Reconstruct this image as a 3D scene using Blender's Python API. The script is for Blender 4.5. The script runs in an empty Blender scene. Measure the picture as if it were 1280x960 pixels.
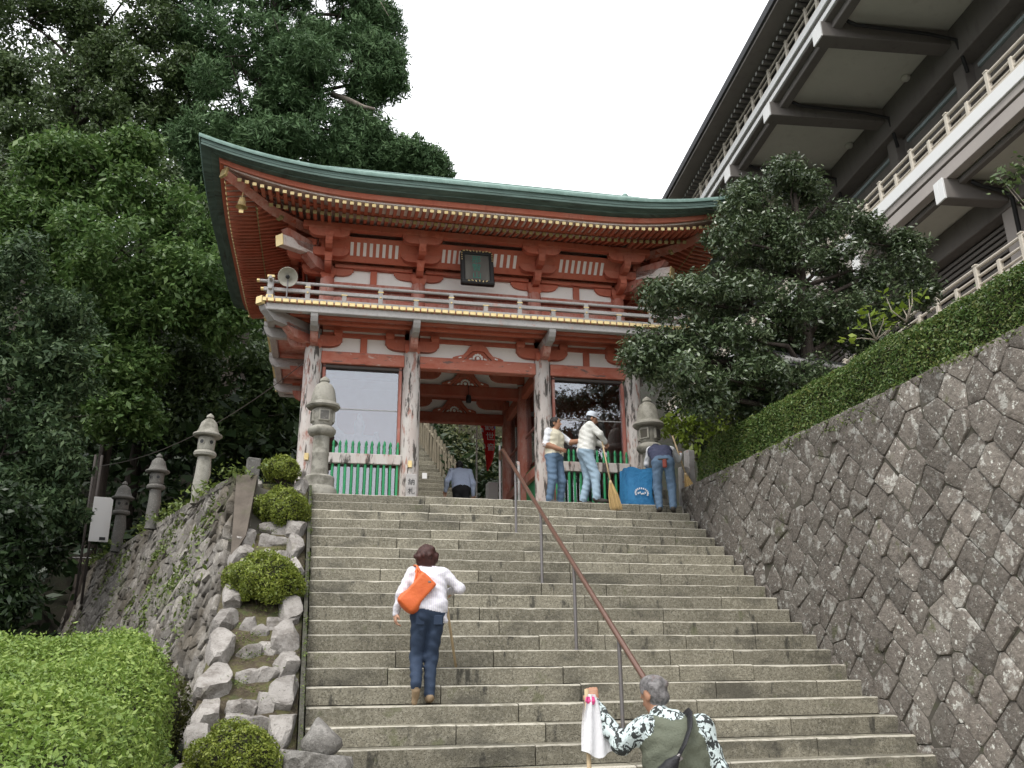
import bpy, math, random
import numpy as np
from mathutils import Vector, Matrix
random.seed(7); RNG = np.random.default_rng(7)
sc = bpy.context.scene; COL = sc.collection
R = math.radians
# ------------------------------------------------------------------ camera, world, sun, exposure
PITCH, YAW, ROLL = R(18.41), R(13.73), R(-0.61)
fw = Vector((math.sin(YAW)*math.cos(PITCH), math.cos(YAW)*math.cos(PITCH), math.sin(PITCH)))
rt0 = Vector((math.cos(YAW), -math.sin(YAW), 0)); up0 = rt0.cross(fw)
rt = rt0*math.cos(ROLL) + up0*math.sin(ROLL); up = up0*math.cos(ROLL) - rt0*math.sin(ROLL)
CAM = Vector((0, 0, 1.75))
cd = bpy.data.cameras.new('camera'); cam = bpy.data.objects.new('camera', cd); COL.objects.link(cam)
m = Matrix((rt, up, -fw)).transposed().to_4x4(); m.translation = CAM; cam.matrix_world = m
cd.sensor_width = 36; cd.lens = 36*1096.8/1280; cd.clip_start = .05; cd.clip_end = 2000
sc.camera = cam
SUN_EL, SUN_AZ = R(56), R(222)          # azimuth clockwise from +Y
w = bpy.data.worlds.new('World'); sc.world = w; w.use_nodes = True
nt = w.node_tree; nt.nodes.clear()
wo = nt.nodes.new('ShaderNodeOutputWorld'); bg = nt.nodes.new('ShaderNodeBackground')
sky = nt.nodes.new('ShaderNodeTexSky'); sky.sky_type = 'NISHITA'; sky.sun_disc = False
sky.sun_elevation = SUN_EL; sky.sun_rotation = SUN_AZ; sky.dust_density = 4; sky.air_density = 1
hs = nt.nodes.new('ShaderNodeHueSaturation'); hs.inputs['Saturation'].default_value = .25
mx = nt.nodes.new('ShaderNodeMix'); mx.data_type = 'RGBA'; mx.inputs[0].default_value = .88   # cloud cover
mx.inputs[7].default_value = (12.6, 12.8, 13.2, 1)
nt.links.new(sky.outputs[0], hs.inputs['Color']); nt.links.new(hs.outputs[0], mx.inputs[6])
nt.links.new(mx.outputs[2], bg.inputs[0]); bg.inputs[1].default_value = .1
nt.links.new(bg.outputs[0], wo.inputs[0])
sl = bpy.data.lights.new('sun', 'SUN'); sl.energy = 1.5; sl.angle = R(22); sl.color = (1, .96, .9)
sun = bpy.data.objects.new('sun', sl); COL.objects.link(sun)
sdir = Vector((math.sin(SUN_AZ)*math.cos(SUN_EL), math.cos(SUN_AZ)*math.cos(SUN_EL), math.sin(SUN_EL)))
sun.rotation_euler = sdir.to_track_quat('Z', 'Y').to_euler(); sun.location = (-20, -20, 40)
sc.view_settings.view_transform = 'Standard'; sc.view_settings.look = 'None'
sc.view_settings.exposure = 0.80; sc.view_settings.gamma = 1; sc.view_settings.use_curve_mapping = False
sc.render.engine = 'CYCLES'
sc.cycles.max_bounces = 6; sc.cycles.diffuse_bounces = 4; sc.cycles.transparent_max_bounces = 8
sc.cycles.use_denoising = True

# ------------------------------------------------------------------ helpers
def at(px, py, Y=None, Z=None, X=None):
    """a point of the place on the sight line through a spot of the 1280x960 frame, at a known distance"""
    d = fw + rt*((px-640)/1096.8) - up*((py-480)/1096.8)
    if Y is not None: t = (Y-CAM.y)/d.y
    elif Z is not None: t = (Z-CAM.z)/d.z
    else: t = (X-CAM.x)/d.x
    return CAM + d*t
def tag(o, label=None, cat=None, group=None, kind=None):
    if label: o['label'] = label
    if cat: o['category'] = cat
    if group: o['group'] = group
    if kind: o['kind'] = kind
    return o
def empty(name, loc=(0,0,0), rz=0, parent=None):
    o = bpy.data.objects.new(name, None); COL.objects.link(o); o.location = loc; o.rotation_euler = (0,0,rz)
    o.empty_display_size = .1
    if parent: o.parent = parent
    return o
def obj(name, me, parent=None, loc=(0,0,0), rot=(0,0,0), scale=None):
    o = bpy.data.objects.new(name, me); COL.objects.link(o); o.location = loc; o.rotation_euler = rot
    if scale is not None: o.scale = scale
    if parent: o.parent = parent
    return o
def copy_tree(o, parent=None):
    c = o.copy(); COL.objects.link(c)
    if parent: c.parent = parent
    for ch in o.children: copy_tree(ch, c)
    return c
def _cbtopo():
    cs = [(x,y,z) for x in (-1,1) for y in (-1,1) for z in (-1,1)]; ci = {c:i for i,c in enumerate(cs)}
    F = []
    for a in range(3):
        b, c = (a+1)%3, (a+2)%3
        for s in (-1,1):
            q = []
            for (u,v) in ((-1,-1),(1,-1),(1,1),(-1,1)):
                k = [0,0,0]; k[a]=s; k[b]=u; k[c]=v; q.append(ci[tuple(k)]*3+a)
            F.append(q if s>0 else q[::-1])
    for a in range(3):
        b, c = (a+1)%3, (a+2)%3
        for sa in (-1,1):
            for sb in (-1,1):
                k0=[0,0,0]; k0[a]=sa; k0[b]=sb; k0[c]=-1; k1=list(k0); k1[c]=1
                i0, i1 = ci[tuple(k0)], ci[tuple(k1)]
                q=[i0*3+a, i0*3+b, i1*3+b, i1*3+a]
                F.append(q if sa*sb>0 else q[::-1])
    for c in cs:
        i=ci[c]; q=[i*3,i*3+1,i*3+2]; F.append(q if c[0]*c[1]*c[2]>0 else q[::-1])
    return np.array(cs,float), F
CBC, CBF = _cbtopo()
BXF = [(0,1,3,2),(4,6,7,5),(0,4,5,1),(2,3,7,6),(0,2,6,4),(1,5,7,3)]
def rotz(a): c,s=math.cos(a),math.sin(a); return np.array([[c,-s,0],[s,c,0],[0,0,1.]])
def rotx(a): c,s=math.cos(a),math.sin(a); return np.array([[1,0,0],[0,c,-s],[0,s,c.real]])
def roty(a): c,s=math.cos(a),math.sin(a); return np.array([[c,0,s],[0,1,0],[-s,0,c]])
class MB:
    def __init__(s): s.v=[]; s.f=[]; s.m=[]; s.n=0
    def add(s, v, f, mi=0):
        v=np.asarray(v,float).reshape(-1,3); s.v.append(v); k=s.n
        s.f += [tuple(int(i)+k for i in q) for q in f]; s.m += [mi]*len(f); s.n += len(v); return s
    def box(s, c, d, ch=0, rot=None, mi=0):
        d=np.array(d,float)/2
        if ch>0:
            ch=min(ch, d.min()*.8); v=np.zeros((24,3))
            for i,k in enumerate(CBC):
                for a in range(3):
                    p=k*(d-ch); p[a]=k[a]*d[a]; v[i*3+a]=p
            F=CBF
        else: v=CBC*d; F=BXF
        if rot is not None: v=v@np.asarray(rot).T
        return s.add(v+np.array(c,float), F, mi)
    def bar(s, a, b, wd, ht, ch=0, mi=0, upv=(0,0,1)):
        a=np.array(a,float); b=np.array(b,float); y=b-a; L=np.linalg.norm(y); y/=L
        x=np.cross(y,upv); x/=np.linalg.norm(x); z=np.cross(x,y)
        return s.box((a+b)/2,(wd,L,ht),ch,np.stack([x,y,z],1),mi)
    def prism(s, poly, off, mi=0):
        p=np.asarray(poly,float); n=len(p); off=np.array(off,float); v=np.concatenate([p,p+off])
        f=[tuple(range(n))[::-1], tuple(range(n,2*n))]+[(i,(i+1)%n,n+(i+1)%n,n+i) for i in range(n)]
        return s.add(v,f,mi)
    def tube(s, pts, rad, n=8, cap=True, mi=0, sq=1.0):
        P=np.asarray(pts,float); k=len(P)
        if np.isscalar(rad): rad=[rad]*k
        T=np.gradient(P,axis=0); T/= (np.linalg.norm(T,axis=1,keepdims=True)+1e-12)
        ref=np.array([0,0,1.]) if abs(T[0][2])<.9 else np.array([1.,0,0]); v=[]
        x=np.cross(T[0],ref); x/=np.linalg.norm(x)
        an=np.arange(n)*2*math.pi/n
        for i in range(k):
            x=x-T[i]*(x@T[i]); x/=np.linalg.norm(x); y=np.cross(T[i],x)
            v.append(P[i]+rad[i]*(np.outer(np.cos(an),x)+sq*np.outer(np.sin(an),y)))
        f=[(i*n+j,i*n+(j+1)%n,(i+1)*n+(j+1)%n,(i+1)*n+j) for i in range(k-1) for j in range(n)]
        if cap: f+= [tuple(range(n))[::-1], tuple(range((k-1)*n,k*n))]
        return s.add(np.concatenate(v),f,mi)
    def lathe(s, prof, n=16, c=(0,0,0), mi=0, cap=True):
        an=np.arange(n)*2*math.pi/n; v=[]
        for r,z in prof: v.append(np.stack([r*np.cos(an),r*np.sin(an),np.full(n,z)],1))
        k=len(prof); f=[(i*n+j,i*n+(j+1)%n,(i+1)*n+(j+1)%n,(i+1)*n+j) for i in range(k-1) for j in range(n)]
        if cap: f+=[tuple(range(n))[::-1], tuple(range((k-1)*n,k*n))]
        return s.add(np.concatenate(v)+np.array(c,float),f,mi)
    def mesh(s, name, mats, smooth=False, angle=None):
        me=bpy.data.meshes.new(name)
        me.from_pydata(np.concatenate(s.v).tolist(),[],s.f)
        for x in (mats if isinstance(mats,(list,tuple)) else [mats]): me.materials.append(x)
        if any(s.m): me.polygons.foreach_set('material_index', s.m)
        if smooth: me.polygons.foreach_set('use_smooth',[True]*len(s.f))
        else: me.polygons.foreach_set('use_smooth',[False]*len(s.f))
        if angle: me.set_sharp_from_angle(angle=R(angle))
        me.update(); return me
    def build(s, name, mats, parent=None, smooth=False, angle=None, **kw):
        return obj(name, s.mesh(name, mats, smooth or bool(angle), angle), parent, **kw)
def quads_mesh(name, V, mat, smooth=False, n=4):
    """fast mesh from (N,n,3) polygons"""
    N=len(V); me=bpy.data.meshes.new(name); me.vertices.add(N*n); me.loops.add(N*n); me.polygons.add(N)
    me.vertices.foreach_set('co', np.ascontiguousarray(V,dtype=np.float32).ravel())
    me.loops.foreach_set('vertex_index', np.arange(N*n,dtype=np.int32))
    me.polygons.foreach_set('loop_start', np.arange(0,N*n,n,dtype=np.int32))
    me.materials.append(mat); me.update(calc_edges=True); me.validate(); return me

# ------------------------------------------------------------------ materials
def mixnode(nt, fac, a, b, mode='MIX'):
    n=nt.nodes.new('ShaderNodeMix'); n.data_type='RGBA'; n.blend_type=mode
    for sock,val in ((n.inputs[0],fac),(n.inputs[6],a),(n.inputs[7],b)):
        if hasattr(val,'is_output'): nt.links.new(val,sock)
        elif isinstance(val,(int,float)): sock.default_value=val
        else: sock.default_value=(*val,1)
    return n.outputs[2]
def maprange(nt, v, lo, hi, a=0, b=1):
    n=nt.nodes.new('ShaderNodeMapRange'); n.inputs[1].default_value=lo; n.inputs[2].default_value=hi
    n.inputs[3].default_value=a; n.inputs[4].default_value=b; nt.links.new(v,n.inputs[0]); return n.outputs[0]
def tex(nt, co, t, s, v=(1,1,1), d=4, rough=.6, dist=0):
    mp=nt.nodes.new('ShaderNodeVectorMath'); mp.operation='MULTIPLY'; mp.inputs[1].default_value=(s*v[0],s*v[1],s*v[2])
    nt.links.new(co,mp.inputs[0])
    if t=='noise':
        n=nt.nodes.new('ShaderNodeTexNoise'); n.inputs['Scale'].default_value=1; n.inputs['Detail'].default_value=d
        n.inputs['Roughness'].default_value=rough; n.inputs['Distortion'].default_value=dist; o=n.outputs[0]
    elif t=='voro':
        n=nt.nodes.new('ShaderNodeTexVoronoi'); n.inputs['Scale'].default_value=1; o=n.outputs[0]
    else:
        n=nt.nodes.new('ShaderNodeTexWave'); n.inputs['Scale'].default_value=1; n.inputs['Distortion'].default_value=dist
        n.inputs['Detail'].default_value=d; o=n.outputs[1] if False else n.outputs['Fac']
    nt.links.new(mp.outputs[0],n.inputs['Vector']); return o
MATS={}
def mat(name, col, rough=.8, layers=(), bump=None, metal=0, rnd=0, spec=.3, island=0, co='pos', coat=0, alpha=None):
    """layers: (kind, scale, lo, hi, colour, strength, stretch, detail, distortion)"""
    M=bpy.data.materials.new(name); M.use_nodes=True; nt=M.node_tree; b=nt.nodes['Principled BSDF']
    if co=='pos': c=nt.nodes.new('ShaderNodeNewGeometry').outputs['Position']
    else: c=nt.nodes.new('ShaderNodeTexCoord').outputs['Object']
    cur=tuple(col)
    for L in layers:
        kind,s,lo,hi,cc=L[:5]; st=L[5] if len(L)>5 else 1; v=L[6] if len(L)>6 else (1,1,1); d=L[7] if len(L)>7 else 4; ds=L[8] if len(L)>8 else 0
        f=maprange(nt, tex(nt,c,kind,s,v,d,.62,ds), lo, hi, 0, st)
        cur=mixnode(nt,f,cur,cc)
    if rnd or island:
        if rnd:
            o=nt.nodes.new('ShaderNodeObjectInfo').outputs['Random']; f=maprange(nt,o,0,1,1-rnd,1+rnd)
        else:
            o=nt.nodes.new('ShaderNodeNewGeometry').outputs['Random Per Island']; f=maprange(nt,o,0,1,1-island,1+island)
        n=nt.nodes.new('ShaderNodeVectorMath'); n.operation='SCALE'
        if hasattr(cur,'is_output'): nt.links.new(cur,n.inputs[0])
        else: n.inputs[0].default_value=cur
        nt.links.new(f,n.inputs['Scale']); cur=n.outputs[0]
    if hasattr(cur,'is_output'): nt.links.new(cur,b.inputs['Base Color'])
    else: b.inputs['Base Color'].default_value=(*cur,1)
    b.inputs['Roughness'].default_value=rough; b.inputs['Metallic'].default_value=metal
    b.inputs['Specular IOR Level'].default_value=spec; b.inputs['Coat Weight'].default_value=coat
    if bump:
        s,st,dist=bump[:3]; v=bump[3] if len(bump)>3 else (1,1,1)
        bn=nt.nodes.new('ShaderNodeBump'); bn.inputs['Strength'].default_value=st; bn.inputs['Distance'].default_value=dist
        nt.links.new(tex(nt,c,'noise',s,v,6,.68),bn.inputs['Height']); nt.links.new(bn.outputs[0],b.inputs['Normal'])
    MATS[name]=M; return M
def leafmat(name, cols, trans=.3, rough=.45, spec=.35):
    M=bpy.data.materials.new(name); M.use_nodes=True; nt=M.node_tree; b=nt.nodes['Principled BSDF']; out=nt.nodes['Material Output']
    g=nt.nodes.new('ShaderNodeNewGeometry'); r=nt.nodes.new('ShaderNodeValToRGB')
    r.color_ramp.interpolation='LINEAR'
    for i,cc in enumerate(cols):
        p=i/(len(cols)-1)
        e=r.color_ramp.elements[i] if i<2 else r.color_ramp.elements.new(p)
        e.position=p; e.color=(*cc,1)
    nt.links.new(g.outputs['Random Per Island'],r.inputs[0])
    ns=tex(nt,g.outputs['Position'],'noise',.9,(1,1,1),3)
    c=mixnode(nt,maprange(nt,ns,.35,.65,.0,.45),r.outputs[0],cols[0])
    nt.links.new(c,b.inputs['Base Color']); b.inputs['Roughness'].default_value=rough; b.inputs['Specular IOR Level'].default_value=spec
    t=nt.nodes.new('ShaderNodeBsdfTranslucent'); nt.links.new(c,t.inputs[0]); mx=nt.nodes.new('ShaderNodeMixShader'); mx.inputs[0].default_value=trans
    nt.links.new(b.outputs[0],mx.inputs[1]); nt.links.new(t.outputs[0],mx.inputs[2]); nt.links.new(mx.outputs[0],out.inputs[0])
    MATS[name]=M; return M
STEP=[('noise',2.2,.42,.6,(.165,.152,.114),.85,(1,1,1),6),('noise',30,.46,.62,(.325,.305,.243),.7,(1,1,1),3),('noise',75,.54,.64,(.06,.055,.044),.75,(1,1,1),2),
      ('noise',1.1,.53,.65,(.08,.075,.06),.7,(1,1,2.2),7),('noise',6,.60,.68,(.035,.034,.03),.8,(1,1,.35),6),('noise',3.3,.63,.7,(.11,.12,.055),.5)]
M_step=mat('granite_step',(.225,.207,.158),.9,STEP,bump=(42,.9,.014),rnd=.2)
M_nose=mat('granite_worn_skylit_nosing',(.43,.405,.34),.85,[('noise',9,.48,.66,(.22,.205,.16),.85),('noise',60,.55,.7,(.13,.12,.10),.6)],bump=(40,.6,.008),rnd=.2)  # paler from wear, plus sky light on the tread edges put into colour
M_wall=mat('dark_wall_stone',(.185,.162,.14),.92,[('noise',2.2,.4,.65,(.225,.20,.172),.9),('noise',14,.45,.65,(.105,.092,.08),.7),('noise',50,.55,.68,(.21,.195,.175),.5),
      ('noise',.9,.52,.66,(.20,.185,.16),.6),('noise',5.5,.565,.62,(.42,.41,.375),.85,(1,1,1),7),('noise',15,.615,.645,(.58,.58,.53),.92,(1,1,1),5),('noise',34,.64,.67,(.50,.50,.44),.85,(1,1,1),3),('noise',2.6,.64,.7,(.10,.105,.05),.7)],bump=(16,1,.06),rnd=.32)
M_wallgap=mat('wall_joint_earth',(.075,.068,.056),.95,[('noise',8,.5,.7,(.06,.065,.035),.8)])
M_lwall=mat('grey_wall_stone',(.23,.212,.185),.92,[('noise',3,.42,.62,(.17,.155,.14),.9),('noise',12,.5,.66,(.36,.34,.31),.7),('noise',.7,.49,.62,(.095,.08,.06),.85),
      ('noise',.8,.6,.7,(.10,.11,.05),.6),('noise',40,.6,.7,(.08,.075,.07),.6)],bump=(18,1,.05),rnd=.4)
M_rock=mat('pale_border_rock',(.33,.308,.285),.9,[('noise',4,.42,.62,(.17,.152,.135),.85),('noise',18,.48,.66,(.36,.34,.315),.6),('noise',45,.58,.68,(.12,.11,.10),.7),('noise',2,.6,.7,(.19,.18,.13),.6)],bump=(22,1,.03),rnd=.2)
M_boulder=mat('weathered_boulder',(.21,.20,.185),.9,[('noise',4,.4,.6,(.12,.112,.10),.9),('noise',16,.5,.62,(.36,.345,.32),.6),('noise',45,.58,.68,(.06,.055,.05),.7)],bump=(22,1,.03))
M_lant=mat('lantern_granite',(.29,.278,.24),.88,[('noise',5,.45,.65,(.20,.19,.155),.7),('noise',60,.55,.68,(.10,.095,.085),.7),('noise',2.5,.54,.66,(.11,.105,.085),.75)],bump=(50,.5,.01))
M_lantd=mat('lantern_dark_granite',(.115,.11,.10),.9,[('noise',5,.45,.65,(.09,.087,.08),.8),('noise',40,.56,.7,(.3,.29,.27),.6)],bump=(50,.5,.01))
M_soil=mat('mossy_soil',(.07,.055,.036),.95,[('noise',7,.45,.6,(.105,.10,.04),.9),('noise',30,.5,.7,(.16,.13,.09),.6),('noise',3,.55,.65,(.07,.095,.03),.7)],bump=(35,1,.03))
M_ground=mat('forest_floor',(.02,.018,.012),.95,[('noise',1.5,.45,.6,(.014,.02,.008),.9),('noise',12,.5,.7,(.03,.026,.017),.6)],bump=(8,.8,.05))  # earth colour darkened to carry the deep shade of the forest
M_pave=mat('terrace_gravel',(.40,.375,.325),.92,[('noise',2,.4,.65,(.33,.31,.27),.7),('noise',40,.5,.7,(.48,.455,.40),.6)],bump=(60,.5,.01))  # kept pale so landing and terrace bounce light up under the eaves
RED=[('noise',1.7,.45,.68,(.47,.20,.14),.6,(1,1,1),4),('noise',9,.55,.72,(.30,.07,.045),.6,(1,1,.5),4),('noise',24,.62,.72,(.50,.26,.2),.4,(1,1,.4),3)]
M_red=mat('vermilion_paint',(.48,.138,.082),.62,RED,bump=(25,.3,.006),rnd=.10)
M_redin=mat('vermilion_shaded_wood',(.36,.085,.05),.6,RED[:2],rnd=.08)  # darker copy of the vermilion, with indoor shade put into the colour
M_redpale=mat('faded_vermilion',(.44,.16,.115),.75,[('noise',4,.42,.62,(.50,.30,.255),.8,(1,1,.4),5),('noise',14,.52,.66,(.36,.10,.06),.7,(1,1,.35),4),('noise',30,.62,.72,(.5,.45,.4),.6,(1,1,.3),3)],bump=(30,.4,.008))
M_lintel=mat('peeling_vermilion_beam',(.45,.17,.12),.75,[('noise',5,.45,.62,(.38,.10,.06),.8,(.5,1,1),5),('noise',9,.60,.66,(.12,.10,.09),.85,(.35,1,1.3),6),('noise',13,.63,.7,(.55,.5,.46),.7,(.4,1,1),4)],bump=(30,.5,.01))
M_col=mat('peeling_column_paint',(.50,.47,.44),.82,[('noise',7,.44,.6,(.44,.38,.35),.9,(1,1,.22),6),('noise',9,.56,.64,(.30,.135,.10),.85,(1,1,.3),6),('noise',11,.53,.60,(.06,.053,.047),.95,(1,1,.2),8)],bump=(28,.6,.012,(1,1,.25)))
M_rail=mat('weathered_grey_timber',(.40,.385,.375),.85,[('noise',4,.42,.64,(.29,.275,.265),.8,(.4,.4,1),5),('noise',30,.55,.7,(.20,.185,.18),.6),('noise',6,.62,.7,(.45,.2,.14),.55)],bump=(40,.4,.006))
M_soff=mat('weathered_eave_board',(.76,.70,.66),.85,[('noise',5,.45,.65,(.66,.47,.40),.6),('noise',20,.5,.7,(.42,.38,.36),.6)])
M_gold=mat('gilt_metal',(.62,.49,.25),.38,[('noise',14,.5,.7,(.60,.42,.13),.7)],metal=.55,spec=.5)
M_goldd=mat('tarnished_gilt',(.42,.35,.17),.5,[('noise',14,.5,.7,(.33,.26,.11),.7)],metal=.4)
M_white=mat('white_plaster',(.88,.86,.82),.9,[('noise',2.5,.45,.7,(.8,.78,.73),.6),('noise',12,.6,.75,(.68,.65,.6),.35)])
M_copper=mat('green_copper',(.15,.235,.205),.6,[('noise',6,.42,.62,(.22,.32,.285),.8,(1,1,2)),('noise',18,.55,.7,(.12,.20,.17),.6,(1,1,.3))],metal=.15)
M_darkroof=mat('dark_roof_layers',(.075,.115,.10),.8,[('noise',5,.45,.65,(.12,.18,.16),.8,(.3,.3,6)),('noise',12,.55,.7,(.045,.05,.045),.8,(.2,.2,5))],bump=(20,.6,.01,(.3,.3,4)))
M_green=mat('green_picket_paint',(.025,.22,.085),.45,[('noise',12,.55,.7,(.04,.30,.13),.6),('noise',30,.62,.72,(.02,.11,.05),.6)],rnd=.12)
M_dark=mat('black_lacquer',(.02,.02,.02),.5)
M_dkwood=mat('dark_frame_wood',(.06,.05,.045),.7)
M_frame=mat('faded_red_frame',(.34,.13,.10),.7,[('noise',10,.5,.66,(.45,.33,.29),.7,(1,1,.3))])
def glassmat(name, tint, refl):
    M=bpy.data.materials.new(name); M.use_nodes=True; nt=M.node_tree; nt.nodes.remove(nt.nodes['Principled BSDF']); out=nt.nodes['Material Output']
    t=nt.nodes.new('ShaderNodeBsdfTransparent'); t.inputs[0].default_value=(*tint,1); g=nt.nodes.new('ShaderNodeBsdfGlossy'); g.inputs['Roughness'].default_value=.015
    g.inputs[0].default_value=(.93,.95,1,1)
    lw=nt.nodes.new('ShaderNodeFresnel'); lw.inputs[0].default_value=1.5; f=maprange(nt,lw.outputs[0],.04,1,refl,1)
    mx=nt.nodes.new('ShaderNodeMixShader'); nt.links.new(f,mx.inputs[0])
    nt.links.new(t.outputs[0],mx.inputs[1]); nt.links.new(g.outputs[0],mx.inputs[2]); nt.links.new(mx.outputs[0],out.inputs[0]); MATS[name]=M; return M
M_glass=glassmat('window_glass',(.8,.82,.84),.15)
M_conc=mat('grey_concrete',(.36,.325,.30),.8,[('noise',1.2,.4,.65,(.31,.28,.26),.6),('noise',20,.5,.7,(.4,.37,.34),.3)])
M_concd=mat('dark_brown_concrete',(.17,.155,.142),.8,[('noise',1,.4,.7,(.14,.127,.117),.6),('noise',4,.55,.7,(.11,.10,.09),.5,(1,1,.3))])
M_soffit=mat('soffit_render',(.60,.59,.52),.9,[('noise',.8,.4,.7,(.53,.52,.455),.6),('noise',3,.55,.7,(.47,.455,.395),.4)])
M_hallw=mat('white_fascia_paint',(.70,.70,.69),.7,[('noise',1.5,.5,.7,(.68,.68,.67),.5)])
M_hrail=mat('beige_balustrade',(.50,.455,.385),.75,[('noise',3,.45,.7,(.43,.385,.32),.6)])
M_tile=mat('grey_roof_tile',(.085,.085,.09),.6,[('noise',4,.45,.7,(.06,.06,.065),.7)])
M_bark=mat('bark',(.06,.048,.04),.95,[('noise',9,.45,.65,(.032,.026,.022),.9,(1,1,.25),6)],bump=(14,1,.04,(1,1,.25)))
M_steel=mat('steel_post',(.19,.18,.18),.45,[('noise',30,.55,.7,(.2,.15,.12),.5)],metal=.6)
M_bronze=mat('brown_handrail',(.14,.075,.055),.28,[('noise',20,.5,.7,(.2,.12,.09),.4)],metal=.35,spec=.6)
M_wood=mat('bare_wood',(.44,.34,.21),.7,[('noise',20,.45,.65,(.36,.26,.15),.7,(1,1,.15))],co='obj')
M_straw=mat('broom_straw',(.47,.33,.15),.85,island=.35)
M_cloth_blue=mat('blue_tarpaulin',(.035,.17,.36),.5,[('noise',9,.4,.65,(.05,.23,.45),.7),('noise',3,.55,.65,(.02,.11,.26),.6)],bump=(9,.6,.03),co='obj')
M_cloth_white=mat('white_cloth',(.66,.66,.68),.85,bump=(14,.4,.02),co='obj')
M_pwhite=mat('white_post_paint',(.60,.59,.58),.7,[('noise',6,.5,.7,(.6,.58,.56),.5)])
# ------------------------------------------------------------------ ground and terraces
RISE, TREAD, YT, ZT = .185, .295, 14.49, 4.625
def slope_z(y): return ZT + (y-YT)*RISE/TREAD
def vnoise(x, y, s=1.0):
    return (np.sin(x*1.3*s+1.7*np.sin(y*.7*s))+np.sin(y*1.1*s+2.1*np.sin(x*.6*s+1)))*.5
def ground_h(x, y):
    z=np.where(x<-.8, .25+.11*np.clip(y-3,0,40), np.where(y<7.0,0.0,-.25))
    left=np.clip((-2.0-x)/3,0,1)
    hill=4.4+np.clip(y-21.6-5*left,-30,70)*.6+vnoise(x,y,.25)*.5
    z=np.where(y>21.6+5*left, np.maximum(z,hill), z)
    z=np.where(x>14, np.maximum(z, -.25), z)
    z=np.where(y>7, z+vnoise(x,y,.8)*.06, z)
    z=np.where(x<-8, z+np.clip(-8-x,0,40)*.25, z)
    return z
xs=np.concatenate([[-500,-200,-100,-60],np.arange(-40,60.1,.8),[80,140,250,500]]); ys=np.concatenate([[-500,-200,-90,-40],np.arange(-20,80.1,.8),[100,160,300,500]])
gx,gy=np.meshgrid(xs,ys); gz=ground_h(gx,np.clip(gy,-20,80)); nx,ny=len(xs),len(ys)
b=MB(); idx=np.arange(nx*ny).reshape(ny,nx)
b.add(np.stack([gx,gy,gz],-1).reshape(-1,3), np.stack([idx[:-1,:-1],idx[:-1,1:],idx[1:,1:],idx[1:,:-1]],-1).reshape(-1,4))
tag(b.build('ground',M_ground,smooth=True),kind='structure')
# paved landing at the foot of the stairs
b=MB(); b.box((3,-6,.004),(60,26.2,.02)); tag(b.build('path',M_pave),kind='structure')
# upper terrace behind the top step
LW=[(-.91,13.5),(-1.79,15.54),(-2.9,18.26),(-4.1,21.63),(-6.1,27.9)]
poly=[(-.74,13.56,ZT-.02),(-.74,14.62,ZT-.02),(6.75,14.62,ZT-.02),(40,14.62,ZT-.02),(40,21.9,ZT-.02),(-3.95,21.9,ZT-.02)]+[(x+.25,y,ZT-.02) for x,y in LW[3:0:-1]]
b=MB(); b.prism(poly,(0,0,-5.2)); tag(b.build('terrace',M_pave),kind='structure')
b=MB(); b.prism([(6.95,-12,4.93),(60,-12,4.93),(60,14.6,4.93),(6.95,14.6,4.93)],(0,0,-5.5)); tag(b.build('garden_terrace',M_soil),kind='structure')

# ------------------------------------------------------------------ the stone stairs, block by block
stairs=tag(empty('stone_stairs',(0,0,0)),kind='structure')
rs=random.Random(3)
def step_block(x0,x1,yf,zt,depth=.40,h=.185,parent=None,name='step_stone'):
    ch=.007+rs.random()*.005; d=np.array([(x1-x0)-.011,depth,h-.004])/2
    n=max(2,int((x1-x0)/.16)); xx=np.linspace(-d[0],d[0],n+1)
    # worn nosing: profile (y,z) strips along x
    b=MB(); V=[]; w=[rs.uniform(-.006,.006) for _ in xx]; dip=[rs.uniform(-.005,.002) for _ in xx]
    for i,x in enumerate(xx):
        e=.5*ch*abs(rs.gauss(0,1)) if 0<i<n else ch*.6
        yf0=-d[1]+w[i]
        V+= [(x,d[1],-d[2]),(x,d[1],d[2]),(x,-d[1]+ch*1.7+e+.03,d[2]),(x,yf0+ch*.35+e*.4,d[2]-ch*.3-e*.3+dip[i]),(x,yf0,d[2]-ch-e+dip[i]),(x,yf0+.002,-d[2])]
    V=np.array(V); k=6; F=[]; Mi=[]
    for i in range(n):
        for j in range(k-1):
            F.append((i*k+j,(i+1)*k+j,(i+1)*k+j+1,i*k+j+1)); Mi.append(1 if j in (2,3) else 0)
    F+=[tuple(range(k)),tuple(range(n*k,(n+1)*k))[::-1]]; Mi+=[0,0]
    b.add(V,F); b.m=Mi
    return b.build(name,[M_step,M_nose],parent,loc=((x0+x1)/2,yf+d[1],zt-d[2]))
for k in range(25):
    x=.17+rs.uniform(-.01,.01); yf=YT-TREAD*k; zt=ZT-RISE*k; xe=6.66
    while x<xe-.01:
        L=rs.choice([.9,1.15,1.4,1.7,2.0])*rs.uniform(.9,1.1); x1=x+L
        if xe-x1<.6: x1=xe
        step_block(x,x1,yf+rs.uniform(-.006,.006),zt+rs.uniform(-.006,.006),parent=stairs); x=x1
b=MB(); b.prism([(.16,YT+.3,ZT-.2),(.16,7.1,-.1-.1),(.16,YT+.3,-.4)],(6.5,0,0)); b.build('stair_core',M_wallgap,stairs)

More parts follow.
